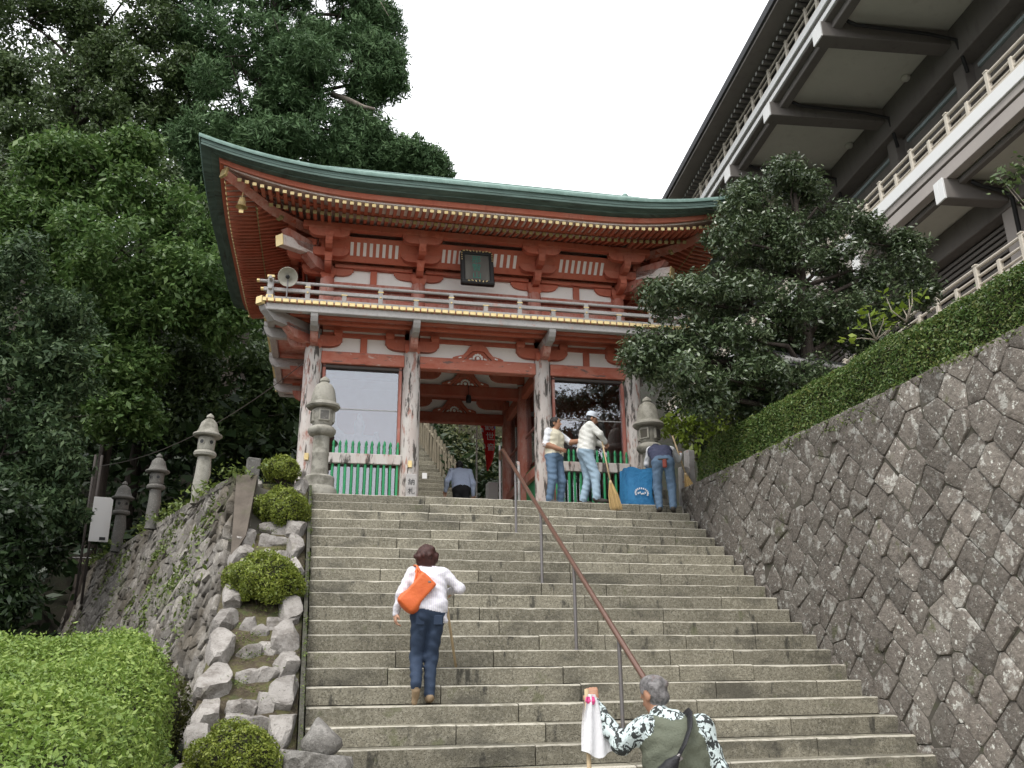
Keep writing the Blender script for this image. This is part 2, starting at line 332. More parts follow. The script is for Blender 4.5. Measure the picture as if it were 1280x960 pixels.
# ------------------------------------------------------------------ stone walls
def clip(poly, p, n):
    out=[]; k=len(poly)
    for i in range(k):
        a,b_=poly[i],poly[(i+1)%k]; da=(a-p)@n; db=(b_-p)@n
        if da<=0: out.append(a)
        if da*db<0: out.append(a+(b_-a)*(da/(da-db)))
    return out
def voronoi(P, bound, gap, reach):
    cells=[]
    for i,p in enumerate(P):
        c=[np.array(q,float) for q in bound]
        dd=np.linalg.norm(P-p,axis=1)
        for j in np.argsort(dd)[1:26]:
            if dd[j]>reach: break
            n=(P[j]-p)/dd[j]; c=clip(c,p+n*(dd[j]/2-gap),n)
            if len(c)<3: break
        if len(c)>=3: cells.append((p,np.array(c)))
    return cells
def stone_piece(c2, org, U, V, N, thick, rr, tl=.09):
    """a cell polygon in (u,v) turned into a domed stone; org + u U + v V"""
    cen=c2.mean(0); n=len(c2)
    # round the corners a little
    q=[]
    for i in range(n):
        a,b_,c_=c2[i-1],c2[i],c2[(i+1)%n]; l1=np.linalg.norm(a-b_); l2=np.linalg.norm(c_-b_)
        t=min(.2,.022/max(l1,.01)); t2=min(.2,.022/max(l2,.01))
        q+=[b_+(a-b_)*t, b_+(c_-b_)*t2]
    q=np.array(q); m=len(q); tilt=np.array([rr.uniform(-tl,tl),rr.uniform(-tl,tl)])
    def lift(pp,h): return [org+U*p[0]+V*p[1]+N*(h+float((p-cen)@tilt)*(1 if h>0 else 0)) for p in pp]
    ring2=cen+(q-cen)*.972; ring3=cen+(q-cen)*rr.uniform(.84,.9)+np.array([[rr.gauss(0,.008),rr.gauss(0,.008)] for _ in q])
    h=thick*rr.uniform(.75,1.25)
    v=lift(q,-.12)+lift(q,h*.5)+lift(ring2,h*.82)+lift(ring3,h*rr.uniform(.97,1.06))+lift([cen],h*rr.uniform(1.0,1.15))
    f=[]
    for r in range(3):
        f+=[(r*m+i,r*m+(i+1)%m,(r+1)*m+(i+1)%m,(r+1)*m+i) for i in range(m)]
    f+=[(3*m+i,3*m+(i+1)%m,4*m) for i in range(m)]
    return v,f
def rhombic_points(u0,u1,v0,v1,a,bb,jit,rr):
    P=[]; j=0; v=v0
    while v<v1:
        u=u0+(a/2 if j%2 else 0)
        while u<u1: P.append((u+rr.gauss(0,jit*a),v+rr.gauss(0,jit*bb))); u+=a
        v+=bb; j+=1
    return np.array(P)
def stone_wall(name,label,org,U,V,N,bound,a,bb,jit,material,inside,seed,thick,show,tl=.09,drop=0.):
    rr=random.Random(seed); root=tag(empty(name),label,'wall')
    bd=np.array(bound); P=rhombic_points(bd[:,0].min()-a,bd[:,0].max()+a,bd[:,1].min()-bb,bd[:,1].max()+bb,a,bb,jit,rr)
    P=np.array([p for p in P if inside(p) and rr.random()>drop])
    cl=voronoi(P,bound,.004,2.6*max(a,bb))
    cl=[c for c in cl if np.ptp(c[1],axis=0).min()>.05]
    cl.sort(key=lambda c:show(org+U*c[0][0]+V*c[0][1]))
    rest=MB()
    for i,(p,c2) in enumerate(cl):
        v,f=stone_piece(c2,org,U,V,N,thick,rr,tl)
        if i<300:
            m=MB(); o=np.mean(np.array(v),0); m.add(np.array(v)-o,f); m.build('stone',material,root,loc=o,angle=38)
        else: rest.add(v,f)
    if rest.n: tag(rest.build('small_stones',material,root,angle=38),kind='stuff')
    b=MB(); b.prism([org+U*q[0]+V*q[1]+N*.004 for q in bd],-N*.5); b.build('joint_bed',M_wallgap,root)
    return root
# right: battered rhombic wall, u along +Y from y=3, v up the face
BAT=.19/4.98
U=np.array([0,1.,0]); Vv=np.array([BAT,0,1.]); Vv/=np.linalg.norm(Vv); N=np.array([-1.,0,BAT]); N/=np.linalg.norm(N)
stone_wall('stone_retaining_wall','tall dark stone retaining wall spotted with pale lichen beside the stairs',np.array([6.60,3,0.]),U,Vv,N,
    [(0,-.1),(11.65,-.1),(11.65,4.97),(0,4.97)],.47,.225,.072,M_wall,lambda p: p[1]>slope_z(3+p[0])-.75,11,.026,
    lambda P: math.dist(P,(0,0,1.75)),.11,.07)
# left: receding battered wall of grey stones under the lanterns
A=np.array([-.91,13.5,0]); B=np.array([-6.1,27.9,0]); U=(B-A)/np.linalg.norm(B-A); out=np.array([-U[1],U[0],0]); bt=.27
Vv=np.array([-out[0]*bt,-out[1]*bt,1.]); Vl=np.linalg.norm(Vv); Vv/=Vl; N=np.cross(Vv,U); N=N if N@out>0 else -N
LOUT=out.copy(); Lw=float(np.linalg.norm(B-A)); Htop=4.6*Vl; org=A+out*bt*4.6
lw=stone_wall('leaning_stone_wall','pale grey leaning stone wall below the small stone lanterns',org,U,Vv,N,
    [(-3.3,.0),(Lw,.0),(Lw,Htop),(.05,Htop)],.32,.19,.19,M_lwall,lambda p: p[1]>.25+.11*p[0],12,.06,lambda P: math.dist(P,(0,0,1.75)),.26)
b=MB(); ang=math.atan2(U[1],U[0])
x=0
while x<Lw-.1:   # coping stones
    L=rs.uniform(.5,.9); c=A+U*(x+L/2); 
    m=MB(); m.box((0,0,0),(L-.01,.34,.14),.03); m.build('coping_stone',M_lwall,lw,loc=(c[0]-out[0]*.08,c[1]-out[1]*.08,4.6+rs.uniform(-.015,.02)),rot=(0,rs.uniform(-.02,.02),ang)); x+=L
# smooth rendered return between the leaning wall and the planted border
b=MB(); b.prism([(-.96,13.46,4.64),(-.66,13.46,4.66),(-.70,12.55,3.62),(-.86,12.3,3.25)],(0,.35,-.12)); tag(b.build('rendered_ramp',mat('stained_render',(.11,.092,.075),.92,[('noise',3,.42,.62,(.075,.062,.05),.9),('noise',1.2,.55,.65,(.07,.07,.04),.6)],bump=(30,.6,.01))),'small brown stained slab at the corner of leaning wall','slab')

# ------------------------------------------------------------------ rocks and planted border
def ico(sub=2):
    t=(1+5**.5)/2; v=[(-1,t,0),(1,t,0),(-1,-t,0),(1,-t,0),(0,-1,t),(0,1,t),(0,-1,-t),(0,1,-t),(t,0,-1),(t,0,1),(-t,0,-1),(-t,0,1)]
    f=[(0,11,5),(0,5,1),(0,1,7),(0,7,10),(0,10,11),(1,5,9),(5,11,4),(11,10,2),(10,7,6),(7,1,8),(3,9,4),(3,4,2),(3,2,6),(3,6,8),(3,8,9),(4,9,5),(2,4,11),(6,2,10),(8,6,7),(9,8,1)]
    v=[np.array(p)/np.linalg.norm(p) for p in v]
    for _ in range(sub):
        c={}; nf=[]
        def mid(a,b_):
            k=(min(a,b_),max(a,b_))
            if k not in c: q=v[a]+v[b_]; c[k]=len(v); v.append(q/np.linalg.norm(q))
            return c[k]
        for a,b_,d in f:
            x,y,z=mid(a,b_),mid(b_,d),mid(d,a); nf+=[(a,x,z),(b_,y,x),(d,z,y),(x,y,z)]
        f=nf
    return np.array(v),f
ICO1,ICO2,ICO3=ico(1),ico(2),ico(3)
def rock_mesh(size, seed, material, planes=9, base=ICO2, noise=.04):
    rr=np.random.default_rng(seed); v,f=base; p=v.copy()
    for _ in range(planes):
        n=rr.normal(size=3); n/=np.linalg.norm(n); d=rr.uniform(.5,.8); e=np.maximum(p@n-d,0); p=p-e[:,None]*n
    for ax in range(3):
        for s in (-1,1):
            n=np.zeros(3); n[ax]=s; n+=rr.normal(size=3)*.13; n/=np.linalg.norm(n); e=np.maximum(p@n-rr.uniform(.62,.74),0); p=p-e[:,None]*n
    p*=1+noise*np.sin(v@rr.normal(size=(3,))*9+rr.uniform(0,6))[:,None]+rr.normal(size=(len(p),1))*noise*.35
    p/=np.abs(p).max(0)
    b=MB(); b.add(p*np.array(size)/2,f); return b.mesh('rock',material,True,22)
def rock(name, c, size, seed, material=None, parent=None, rz=0, rx=0, **k):
    return obj(name, rock_mesh(size,seed,material or M_rock,**k), parent, loc=c, rot=(rx,0,rz))
border=tag(empty('planted_rock_border',(0,0,0)),'stepped rockery of pale rough stones climbing along the stairs','rockery')
b=MB(); yy=np.linspace(7.6,14.75,24); prof=[]
V=[]
for y in yy:
    z=slope_z(y)
    V+=[(-.92,y,z-.35),(-.86,y,z+.0),(-.4,y,z-.02+.03*math.sin(y*9)),(.10,y,z+.02),(.13,y,z-.6)]
F=[(i*5+j,i*5+j+1,(i+1)*5+j+1,(i+1)*5+j) for i in range(len(yy)-1) for j in range(4)]
b.add(V,F); b.build('soil_bed',M_soil,border,smooth=True)
b=MB(); b.bar((.137,7.4,slope_z(7.4)-.09),(.137,14.6,slope_z(14.6)-.09),.045,.34,0); b.build('mossy_kerb',mat('mossy_kerb',(.06,.057,.045),.95,[('noise',5,.52,.62,(.035,.05,.014),.8),('noise',20,.5,.7,(.12,.115,.10),.6)],bump=(30,1,.02)),border)
sd=100
BANG=math.atan2(RISE,TREAD)
def brock(x,y,s,dz=0,rz=None,rx=0):
    global sd; sd+=1
    z=slope_z(y)+dz
    rock('rock',(x,y,z),s,sd,M_rock,border,rz=rs.uniform(-.25,.25) if rz is None else rz,rx=rx)
y=7.9
while y<14.5:   # row next to the stairs
    L=rs.uniform(.34,.62); brock(-.05+rs.uniform(-.02,.02),y+L/2,(rs.uniform(.26,.36),L*1.12,rs.uniform(.3,.4)),.0,rz=rs.uniform(-.12,.12),rx=BANG*.85); y+=L*.94
y=7.7
while y<14.4:   # outer row
    L=rs.uniform(.36,.62); brock(-.74+rs.uniform(-.06,.03),y+L/2,(rs.uniform(.28,.42),L*1.15,rs.uniform(.32,.44)),-.03,rz=rs.uniform(-.25,.25),rx=BANG*.95); y+=L*.92
for y in (8.35,9.25,9.5,9.95,10.35,10.75,12.35,12.75,13.15,14.3):  # cross stones
    n=rs.choice([2,2,3]); 
    for i in range(n):
        brock(-.56+(i+.5)*.42/n+rs.uniform(-.03,.03),y+rs.uniform(-.05,.05),(.44/n+.08,rs.uniform(.14,.24),rs.uniform(.2,.32)),-.02,rz=rs.uniform(-.2,.2))
rock('boulder',(.26,8.42,.86),(.66,.6,.62),5,M_boulder,None,base=ICO3,noise=.02)
tag(bpy.data.objects['boulder'],'broad rounded grey boulder at the foot of the stairs edge','boulder')
b=MB(); prof=[(.02,0),(.13,.0),(.165,.06),(.16,.12),(.12,.18),(.07,.24),(.025,.285),(.004,.30)]
b.lathe(prof,12); me=b.mesh('pointed_stone',M_boulder,True,40)
for v in me.vertices: v.co.x*=1+.12*math.sin(v.co.z*21); v.co.y*=.9; v.co.x+=.03*math.sin(v.co.z*9+1)
tag(obj('pointed_stone',me,None,loc=(.285,8.42,1.125)),'small pointed stone set on top of the rounded boulder','stone')
# short square stone post at the top of the border
b=MB(); b.box((0,0,.22),(.2,.15,.44),.012); tag(b.build('stone_post',M_lantd,loc=(-.78,14.05,4.6),rot=(.03,.04,.2)),'short square stone post left of the top round shrub','post')
# flight of steps beyond the gate, with log railings
far=tag(empty('upper_stairs'),kind='structure')
for k in range(12):
    m=MB(); m.box((0,0,0),(4.3,.4,.19),.012); m.build('step',M_step,far,loc=(2.6,21.75+k*.3,4.62+k*.185+.09))
for k in range(28):
    m=MB(); m.box((0,0,0),(2.7,.42,.19),.012); m.build('step',M_step,far,loc=(2.95-.033*k,25.35+k*.3,6.84+k*.185+.09),rot=(0,0,R(5)))
# ------------------------------------------------------------------ the two-storey gate
GATE=tag(empty('temple_gate',(3.22,16.0,ZT),R(-2)),'red two-storey temple gate with green copper roof and gilt rafter ends','gate')
G=GATE
def gb(name,c,d,material,ch=.008,parent=None,rot=None):
    m=MB(); m.box((0,0,0),d,ch,rot); return m.build(name,material,parent or G,loc=c)
CX=[-3.17,-1.3,1.3,3.17]; CY=[0,1.7,3.4]
# columns with base stones
def colmesh(r0,r1,h,material):
    b=MB(); b.lathe([(r0*.97,0),(r0,.05),(r0,.4),((r0+r1)/2+.004,h*.55),(r1,h-.05),(r1*.94,h)],20); return b.mesh('column',material,True,40)
cm=colmesh(.185,.165,3.04,M_col); cmi=colmesh(.16,.15,3.04,M_redpale)
bm_=MB(); bm_.lathe([(.30,-.02),(.30,.03),(.24,.075),(.0,.075)],16,cap=False); basem=bm_.mesh('base_stone',M_lant,True,40)
for j,y in enumerate(CY):
    for i,x in enumerate(CX):
        c=obj('column',cm if j==0 else cmi,G,loc=(x,y,.06)); obj('base_stone',basem,c,loc=(0,0,-.06))
for x in CX[:2]:
    m=MB(); m.box((0,0,0),(.075,.05,.13),.006); m.box((0,0,.0),(.09,.04,.05),.006); m.build('gilt_fitting',M_gold,G,loc=(x,-.2,.93 if x<-2 else .86))
# lintels, tie beams
def beam(a,b_,wd,ht,material=M_red,name='beam',ch=.012):
    m=MB(); a=np.array(a,float); b_=np.array(b_,float); c=(a+b_)/2; m.bar(a-c,b_-c,wd,ht,ch); return m.build(name,material,G,loc=c)
for x0,x1 in zip(CX[:-1],CX[1:]):
    beam((x0+.15,0,2.91),(x1-.15,0,2.91),.2,.24,M_lintel,'lintel')
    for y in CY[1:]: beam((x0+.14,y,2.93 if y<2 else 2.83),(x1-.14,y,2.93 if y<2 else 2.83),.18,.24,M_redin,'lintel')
for x in CX:
    for y0,y1 in ((0,1.7),(1.7,3.4)): beam((x,y0+.15,2.91),(x,y1-.15,2.91),.18,.24,M_red,'tie_beam')
for x in (-4.0,):
    pass
# plaster band above the lintels: panels, strut, upper tie
def hijiki(L,h,dp,curve=.45,name='bracket_arm',n=6):
    """boat-shaped bracket arm along x, centred, flat on top"""
    top=[(-L/2,0,0),(L/2,0,0)]; pts=[(L/2,0,-h*.45)]
    for i in range(n+1):
        t=i/n*math.pi/2; pts.append((L/2-.02-(L*curve*.5)*(1-math.cos(t)),0,-h*.45-h*.55*math.sin(t)))
    pts+= [(-p[0],0,p[2]) for p in pts[::-1]]
    b=MB(); b.prism([(x,-dp/2,z) for x,_,z in [top[0],top[1]]+pts],(0,dp,0)); return b
armL=hijiki(1.0,.19,.13).mesh('bracket_arm',M_red); armS=hijiki(.78,.17,.12).mesh('bracket_arm',M_red)
armLow=hijiki(1.05,.22,.12).mesh('bracket_arm',M_red)
def blockmesh(w_,h,material):
    b=MB(); t=w_/2; u=w_*.36
    v=[(-u,-u,0),(u,-u,0),(u,u,0),(-u,u,0),(-t,-t,h*.42),(t,-t,h*.42),(t,t,h*.42),(-t,t,h*.42),(-t,-t,h),(t,-t,h),(t,t,h),(-t,t,h)]
    f=[(3,2,1,0),(8,9,10,11)]+[(r*4+i,r*4+(i+1)%4,(r+1)*4+(i+1)%4,(r+1)*4+i) for r in range(2) for i in range(4)]
    b.add(v,f); return b.mesh('bearing_block',material)
blkL=blockmesh(.30,.19,M_red); blkS=blockmesh(.17,.115,M_red); blkG=blockmesh(.17,.115,M_rail)
def fwd_arm(L,h,dp,material,lift=.0):
    """arm running outward along -y with a nosed, up-curved end"""
    pts=[(.1,0),(.1,-h),(-L+.14,-h),(-L+.05,-h*.72),(-L,-h*.32),(-L-.02,lift),(-L+.02,lift)]
    b=MB(); b.prism([(-dp/2,y,z) for y,z in pts],(dp,0,0)); return b.mesh('bracket_arm',material)
fa1=fwd_arm(.42,.17,.13,M_red); fa2=fwd_arm(.80,.17,.13,M_red); fg1=fwd_arm(.5,.2,.14,M_redpale); fg2=fwd_arm(.93,.2,.13,M_rail)
def lower_set(x,y,rz,corner=False):
    """balcony bracket over a column: lateral boat arm, two outward arms, grey nosed end"""
    e=empty('bracket_set',(x,y,3.05),rz,G)
    obj('bearing_block',blkL,e,loc=(0,0,.0))
    obj('bracket_arm',armLow,e,loc=(0,0,.31))
    obj('bracket_arm',fg1,e,loc=(0,0,.24)); obj('bracket_arm',fg2,e,loc=(0,0,.40))
    obj('bearing_block',blkG,e,loc=(0,-.44,.24)); obj('bearing_block',blkG,e,loc=(0,-.86,.385))
    for s in (-1,1): obj('bearing_block',blkS,e,loc=(s*.44,0,.31))
    return e
def upper_set(x,y,z,rz,parts=True):
    e=empty('bracket_set',(x,y,z),rz,G)
    obj('bearing_block',blkL,e,loc=(0,0,0))
    obj('bracket_arm',armL,e,loc=(0,0,.27)); obj('bracket_arm',fa1,e,loc=(0,0,.29))
    for s in (-1,0,1): obj('bearing_block',blkS,e,loc=(s*.41,0,.27))
    obj('bearing_block',blkS,e,loc=(0,-.36,.28))
    obj('bracket_arm',armS,e,loc=(0,-.36,.50)); obj('bracket_arm',armL,e,loc=(0,0,.54)); obj('bracket_arm',fa2,e,loc=(0,0,.545))
    for s in (-1,0,1): obj('bearing_block',blkS,e,loc=(s*.32,-.36,.53))
    obj('bearing_block',blkS,e,loc=(0,-.72,.55)); obj('bracket_arm',armS,e,loc=(0,-.72,.73))
    for s in (-1,0,1): obj('bearing_block',blkS,e,loc=(s*.32,-.72,.71))
    return e
for i,x in enumerate(CX):
    lower_set(x,0,0)
for y in CY:
    lower_set(-3.17,y,R(-90)); lower_set(3.17,y,R(90))
for x in CX: lower_set(x,3.4,R(180))
# diagonal corner arms of the balcony
for sx in (-1,1):
    for k,(L,z,mm) in enumerate(((.75,3.34,M_redpale),(1.28,3.50,M_rail))):
        m=MB(); m.prism([(-.08,.1,0),(-.08,.1,-.2),(-.08,-L+.2,-.2),(-.08,-L,-.06),(-.08,-L-.05,.02),(-.08,-L,.03)],(.16,0,0))
        m.build('corner_arm',mm,G,loc=(sx*3.17,0,z),rot=(0,0,R(45*(-1 if sx<0 else 1))))
    m=MB(); m.box((0,-1.36,0),(.15,.1,.15),.01); m.build('gilt_cap',M_gold,G,loc=(sx*3.17,0,3.60),rot=(0,0,R(45*(-1 if sx<0 else 1))))
# wall band between lintel and balcony
for x0,x1 in zip(CX[:-1],CX[1:]):
    gb('plaster_panel',((x0+x1)/2,.06,3.21),(x1-x0-.3,.03,.38),M_white,0)
    gb('plaster_panel',((x0+x1)/2,.06,3.47),(x1-x0-.3,.03,.08),M_white,0)
    gb('tie_beam',((x0+x1)/2,.05,3.41),(x1-x0-.28,.09,.09),M_red)
    gb('tie_beam',((x0+x1)/2,.05,3.555),(x1-x0-.28,.11,.09),M_red)
    if x1-x0<2.2: gb('strut',((x0+x1)/2,.03,3.205),(.13,.07,.37),M_red,.01)
for x in CX[:1]+CX[3:]:
    for y0,y1 in ((0,1.7),(1.7,3.4)):
        s=1 if x>0 else -1
        gb('plaster_panel',(x-s*.05,(y0+y1)/2,3.21),(.03,1.4,.38),M_white,0); gb('strut',(x,(y0+y1)/2,3.21),(.08,.12,.37),M_red)
        gb('tie_beam',(x,(y0+y1)/2,3.44),(.09,1.42,.09),M_red)
# carved frog-leg strut over the passage
def frogleg(material,pale):
    half=[(0,.34),(.10,.34),(.17,.29),(.22,.20),(.30,.11),(.44,.075),(.50,.05),(.52,0),(.30,0),(.25,.06),(.18,.13),(.12,.20),(.0,.21)]
    b=MB(); 
    for s in (-1,1): 
        p=[(s*x,0,z) for x,z in half]; b.prism(p if s>0 else p[::-1],(0,-.07,0))
    o=b.build('frog_leg_strut',material,G)
    b=MB(); 
    for k in range(7):
        a=k/6*math.pi; b.box((.085*math.cos(a),-.03,.055+.085*math.sin(a)),(.05,.04,.05),.015,roty(a))
    b.box((0,-.035,.06),(.07,.045,.07),.02,roty(.78))
    for s in (-1,1): b.box((s*.15,-.03,.045),(.07,.04,.035),.012,roty(s*.5)); b.box((s*.36,-.075,.05),(.06,.02,.03),.01,roty(s*.3))
    b.build('carved_flower',pale,o); b=MB(); b.prism([(-.27,-.012,0),(.27,-.012,0),(.16,-.012,.17),(.0,-.012,.25),(-.16,-.012,.17)],(0,.01,0)); b.build('carved_ground',material,o); return o
f1=frogleg(M_red,M_white); f1.location=(0,.04,3.03)
f2=copy_tree(f1,G); f2.location=(0,1.68,3.05)
f3=copy_tree(f1,G); f3.location=(0,3.38,2.95)
# passage ceiling and inner plaster
for y,z in ((1.72,3.21),(3.42,3.11)):
    gb('plaster_panel',(0,y,z),(2.3,.03,.34),M_white,0)
    for x in (-1.05,1.05): o=obj('bracket_arm',armLow,G,loc=(x,y-.03,z+.19))
    gb('tie_beam',(0,y,z+.22),(2.4,.12,.12),M_redin)
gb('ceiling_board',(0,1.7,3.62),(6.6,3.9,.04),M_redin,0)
for x in (-1.3,1.3):
    for y0 in (0,1.7): gb('plaster_panel',(x,y0+.85,3.2),(.03,1.4,.36),M_white,0)
m=MB(); m.lathe([(.0,-.09),(.055,-.08),(.06,.0),(.05,.07),(.02,.09),(.0,.1)],12,cap=False); m.tube([(0,0,.08),(0,0,.3)],.006,6); m.build('hanging_lamp',M_dark,G,loc=(.05,1.5,2.72))
# guardian bays: glass, frames, pickets, dark inside
pk=MB(); pk.tube([(0,0,0),(0,0,1.10),(0,0,1.12),(0,0,1.15),(0,0,1.2),(0,0,1.235)],[.026,.026,.016,.03,.02,.002],8); pkm=pk.mesh('picket',M_green,True,50)
pane=bpy.data.meshes
def bay(x0,x1):
    cx=(x0+x1)/2; wd=x1-x0
    gb('rail_beam',(cx,-.08,.95),(wd-.30,.10,.19),M_col,.01)
    gb('sill_beam',(cx,-.02,.10),(wd-.34,.14,.12),M_redpale,.01)
    for s in (-1,1): gb('window_frame',(cx+s*(wd/2-.215),.0,1.5),(.06,.09,2.58),M_frame)
    gb('window_frame',(cx,.0,2.745),(wd-.37,.09,.06),M_dkwood); gb('glazing_bar',(cx,.035,1.93),(wd-.5,.02,.02),M_rail,.003)
    for z0,z1 in ((.2,1.92),(1.94,2.71)):
        m=MB(); m.box((0,0,0),(wd-.5,.006,z1-z0)); m.build('window_pane',M_glass,G,loc=(cx,.035,(z0+z1)/2))
    n=int((wd-.42)/.105)
    for k in range(n): obj('picket',pkm,G,loc=(cx-(wd-.46)/2+(wd-.46)*k/(n-1),-.08+rs.uniform(-.004,.004),.07+rs.uniform(-.012,.012)),rot=(rs.uniform(-.01,.01),rs.uniform(-.012,.012),0))
    # bay box: back and outer wall boards, floor
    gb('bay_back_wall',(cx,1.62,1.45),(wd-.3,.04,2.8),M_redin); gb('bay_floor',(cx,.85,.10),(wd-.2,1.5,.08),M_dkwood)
bay(CX[0],CX[1]); bay(CX[2],CX[3])
for sx in (-1,1):
    x=sx*3.17
    for y0 in (0,1.7):
        for k in range(9): gb('wall_board',(x,y0+.20+k*.1625,1.5),(.03,.158,2.6),M_redpale,.006)
        gb('rail_beam',(x,y0+.85,1.0),(.12,1.38,.16),M_redpale)
    xi=sx*1.3   # passage side of the bays
    for y0 in (0,1.7):
        m=MB(); m.box((0,0,0),(.006,1.26,1.5)); m.build('window_pane',M_glass,G,loc=(xi,y0+.85,2.0))
        gb('rail_beam',(xi-sx*.06,y0+.85,.95),(.09,1.36,.19),M_redpale); gb('window_frame',(xi,y0+.85,1.93),(.05,1.36,.05),M_frame)
        for k in range(9): gb('lower_board',(xi,y0+.22+k*.158,.58),(.03,.153,1.15),M_green,.006)
# name boards on the second column
o=gb('offering_slip_box',(-1.27,-.245,.40),(.20,.10,.52),M_rail,.01); 
def text(body,size,material,parent,loc,rot=(R(90),0,0),ext=.002,align='CENTER',name='lettering'):
    cu=bpy.data.curves.new(name,'FONT'); cu.body=body; cu.size=size; cu.extrude=ext; cu.align_x=align; cu.align_y='CENTER'
    cu.materials.append(material); cu.resolution_u=3
    t=bpy.data.objects.new(name,cu); COL.objects.link(t); dg=bpy.context.evaluated_depsgraph_get(); dg.update()
    me=bpy.data.meshes.new_from_object(t.evaluated_get(dg)); bpy.data.objects.remove(t)
    return obj(name,me,parent,loc=loc,rot=rot)
M_ink=mat('black_ink',(.03,.03,.03),.7); M_verd=mat('green_lettering',(.03,.16,.12),.6)
text('納',.13,M_ink,o,(0,-.053,.10)); text('札',.13,M_ink,o,(0,-.053,-.07))
m=MB(); m.box((0,0,0),(.09,.02,.11),.004); m.build('notice_card',M_pwhite,G,loc=(-1.02,-.15,.66))

# ---- balcony
BX,BY=4.08,1.0
fl=MB(); 
gb('balcony_floor',(0,-.5,3.60),(2*BX-.06,.96,.05),M_redpale,0); gb('balcony_floor',(0,3.9,3.60),(2*BX-.06,.96,.05),M_redpale,0)
for s in (-1,1): gb('balcony_floor',(s*(BX-.44),1.7,3.60),(.84,3.44,.05),M_redpale,0)
for y in (-.90,4.30): gb('edge_beam',(0,y,3.51),(2*BX-.1,.13,.14),M_rail,.012)
for s in (-1,1): gb('edge_beam',(s*(BX-.1),1.7,3.51),(.13,5.05,.14),M_rail,.012)
for y in (-.55,-.25): gb('balcony_joist',(0,y,3.545),(2*BX-.9,.10,.06),M_red)
tip=MB(); tip.box((0,0,0),(.112,.055,.072),.008); tipm=tip.mesh('gilt_board_end',M_gold)
n=int(2*BX/.131)
for k in range(n+1):
    x=-BX+2*BX*k/n; obj('gilt_board_end',tipm,G,loc=(x,-BY-.0,3.612)); 
    obj('gilt_board_end',tipm,G,loc=(x,4.4,3.612))
n=int(5.3/.131)
for k in range(n+1):
    for s in (-1,1): obj('gilt_board_end',tipm,G,loc=(s*(BX+.01),-.93+5.26*k/n,3.612),rot=(0,0,R(90)))
def rail(a,b_,r,name='handrail',sq=False):
    m=MB(); a=np.array(a,float); b_=np.array(b_,float); c=(a+b_)/2
    if sq: m.bar(a-c,b_-c,2*r,2*r,.006)
    else: m.tube([a-c,b_-c],r,10)
    return m.build(name,M_rail,G,loc=c,angle=None if sq else 40)
RX,RY0,RY1=3.98,-.90,4.30
cap=MB(); cap.tube([(0,0,0),(.05,0,0)],.036,10); capm=cap.mesh('gilt_end',M_gold,True,40)
for z,r,ov,sq in ((4.02,.03,.20,False),(3.86,.034,.12,True),(3.685,.035,.08,True)):
    for y in (RY0,RY1): rail((-RX-ov,y,z),(RX+ov,y,z),r,sq=sq)
    for s in (-1,1): rail((s*RX,RY0-ov,z+.002),(s*RX,RY1+ov,z+.002),r*.98,sq=sq)
    if not z<3.7:
        for s in (-1,1): obj('gilt_end',capm,G,loc=(s*(RX+ov-(.0 if s>0 else .0)),RY0,z),rot=(0,0,0 if s>0 else math.pi))
ps=MB(); ps.box((0,0,.1),(.085,.075,.2),.008); ps.box((0,0,.185),(.06,.055,.05),.006); psm=ps.mesh('rail_post',M_rail)
pt=MB(); pt.box((0,0,.19),(.085,.075,.4),.008); ptm=pt.mesh('rail_post',M_rail)
gs=MB(); gs.box((0,0,0),(.11,.09,.022),.004); gsm=gs.mesh('gilt_plate',M_gold); gq=MB(); gq.box((0,0,0),(.035,.02,.035),.006,roty(.78)); gqm=gq.mesh('gilt_rivet',M_gold)
def posts(p0,p1,n,rz,ends=True):
    for k in range(n+1):
        t=k/n; p=(p0[0]+(p1[0]-p0[0])*t,p0[1]+(p1[1]-p0[1])*t,3.64)
        if k in (0,n):
            if not ends: continue
            m=MB(); m.box((0,0,.22),(.11,.11,.46),.01); q=m.build('corner_post',M_rail,G,loc=p); 
            m=MB(); m.box((0,0,.46),(.14,.14,.06),.012); m.box((0,0,.05),(.13,.13,.10),.01); m.build('gilt_cap',M_gold,q); continue
        q=obj('rail_post',ptm if k%2 else psm,G,loc=p,rot=(0,0,rz))
        obj('gilt_plate',gsm,q,loc=(0,0,.19 if not k%2 else .30)); obj('gilt_rivet',gqm,q,loc=(0,-.045,.19 if k%2 else .02))
posts((-RX,RY0),(RX,RY0),12,0); posts((-RX,RY1),(RX,RY1),12,0)
posts((-RX,RY0),(-RX,RY1),8,R(90),False); posts((RX,RY0),(RX,RY1),8,R(90),False)
m=MB(); m.tube([(0,0,0),(0,0,.42)],.012,6); pole=m.build('floodlight',M_steel,None,loc=(0,0,0))
pole.location=GATE.matrix_basis@Vector((-3.72,-.98,3.66)) if False else (0,0,0)
bpy.data.objects.remove(pole)

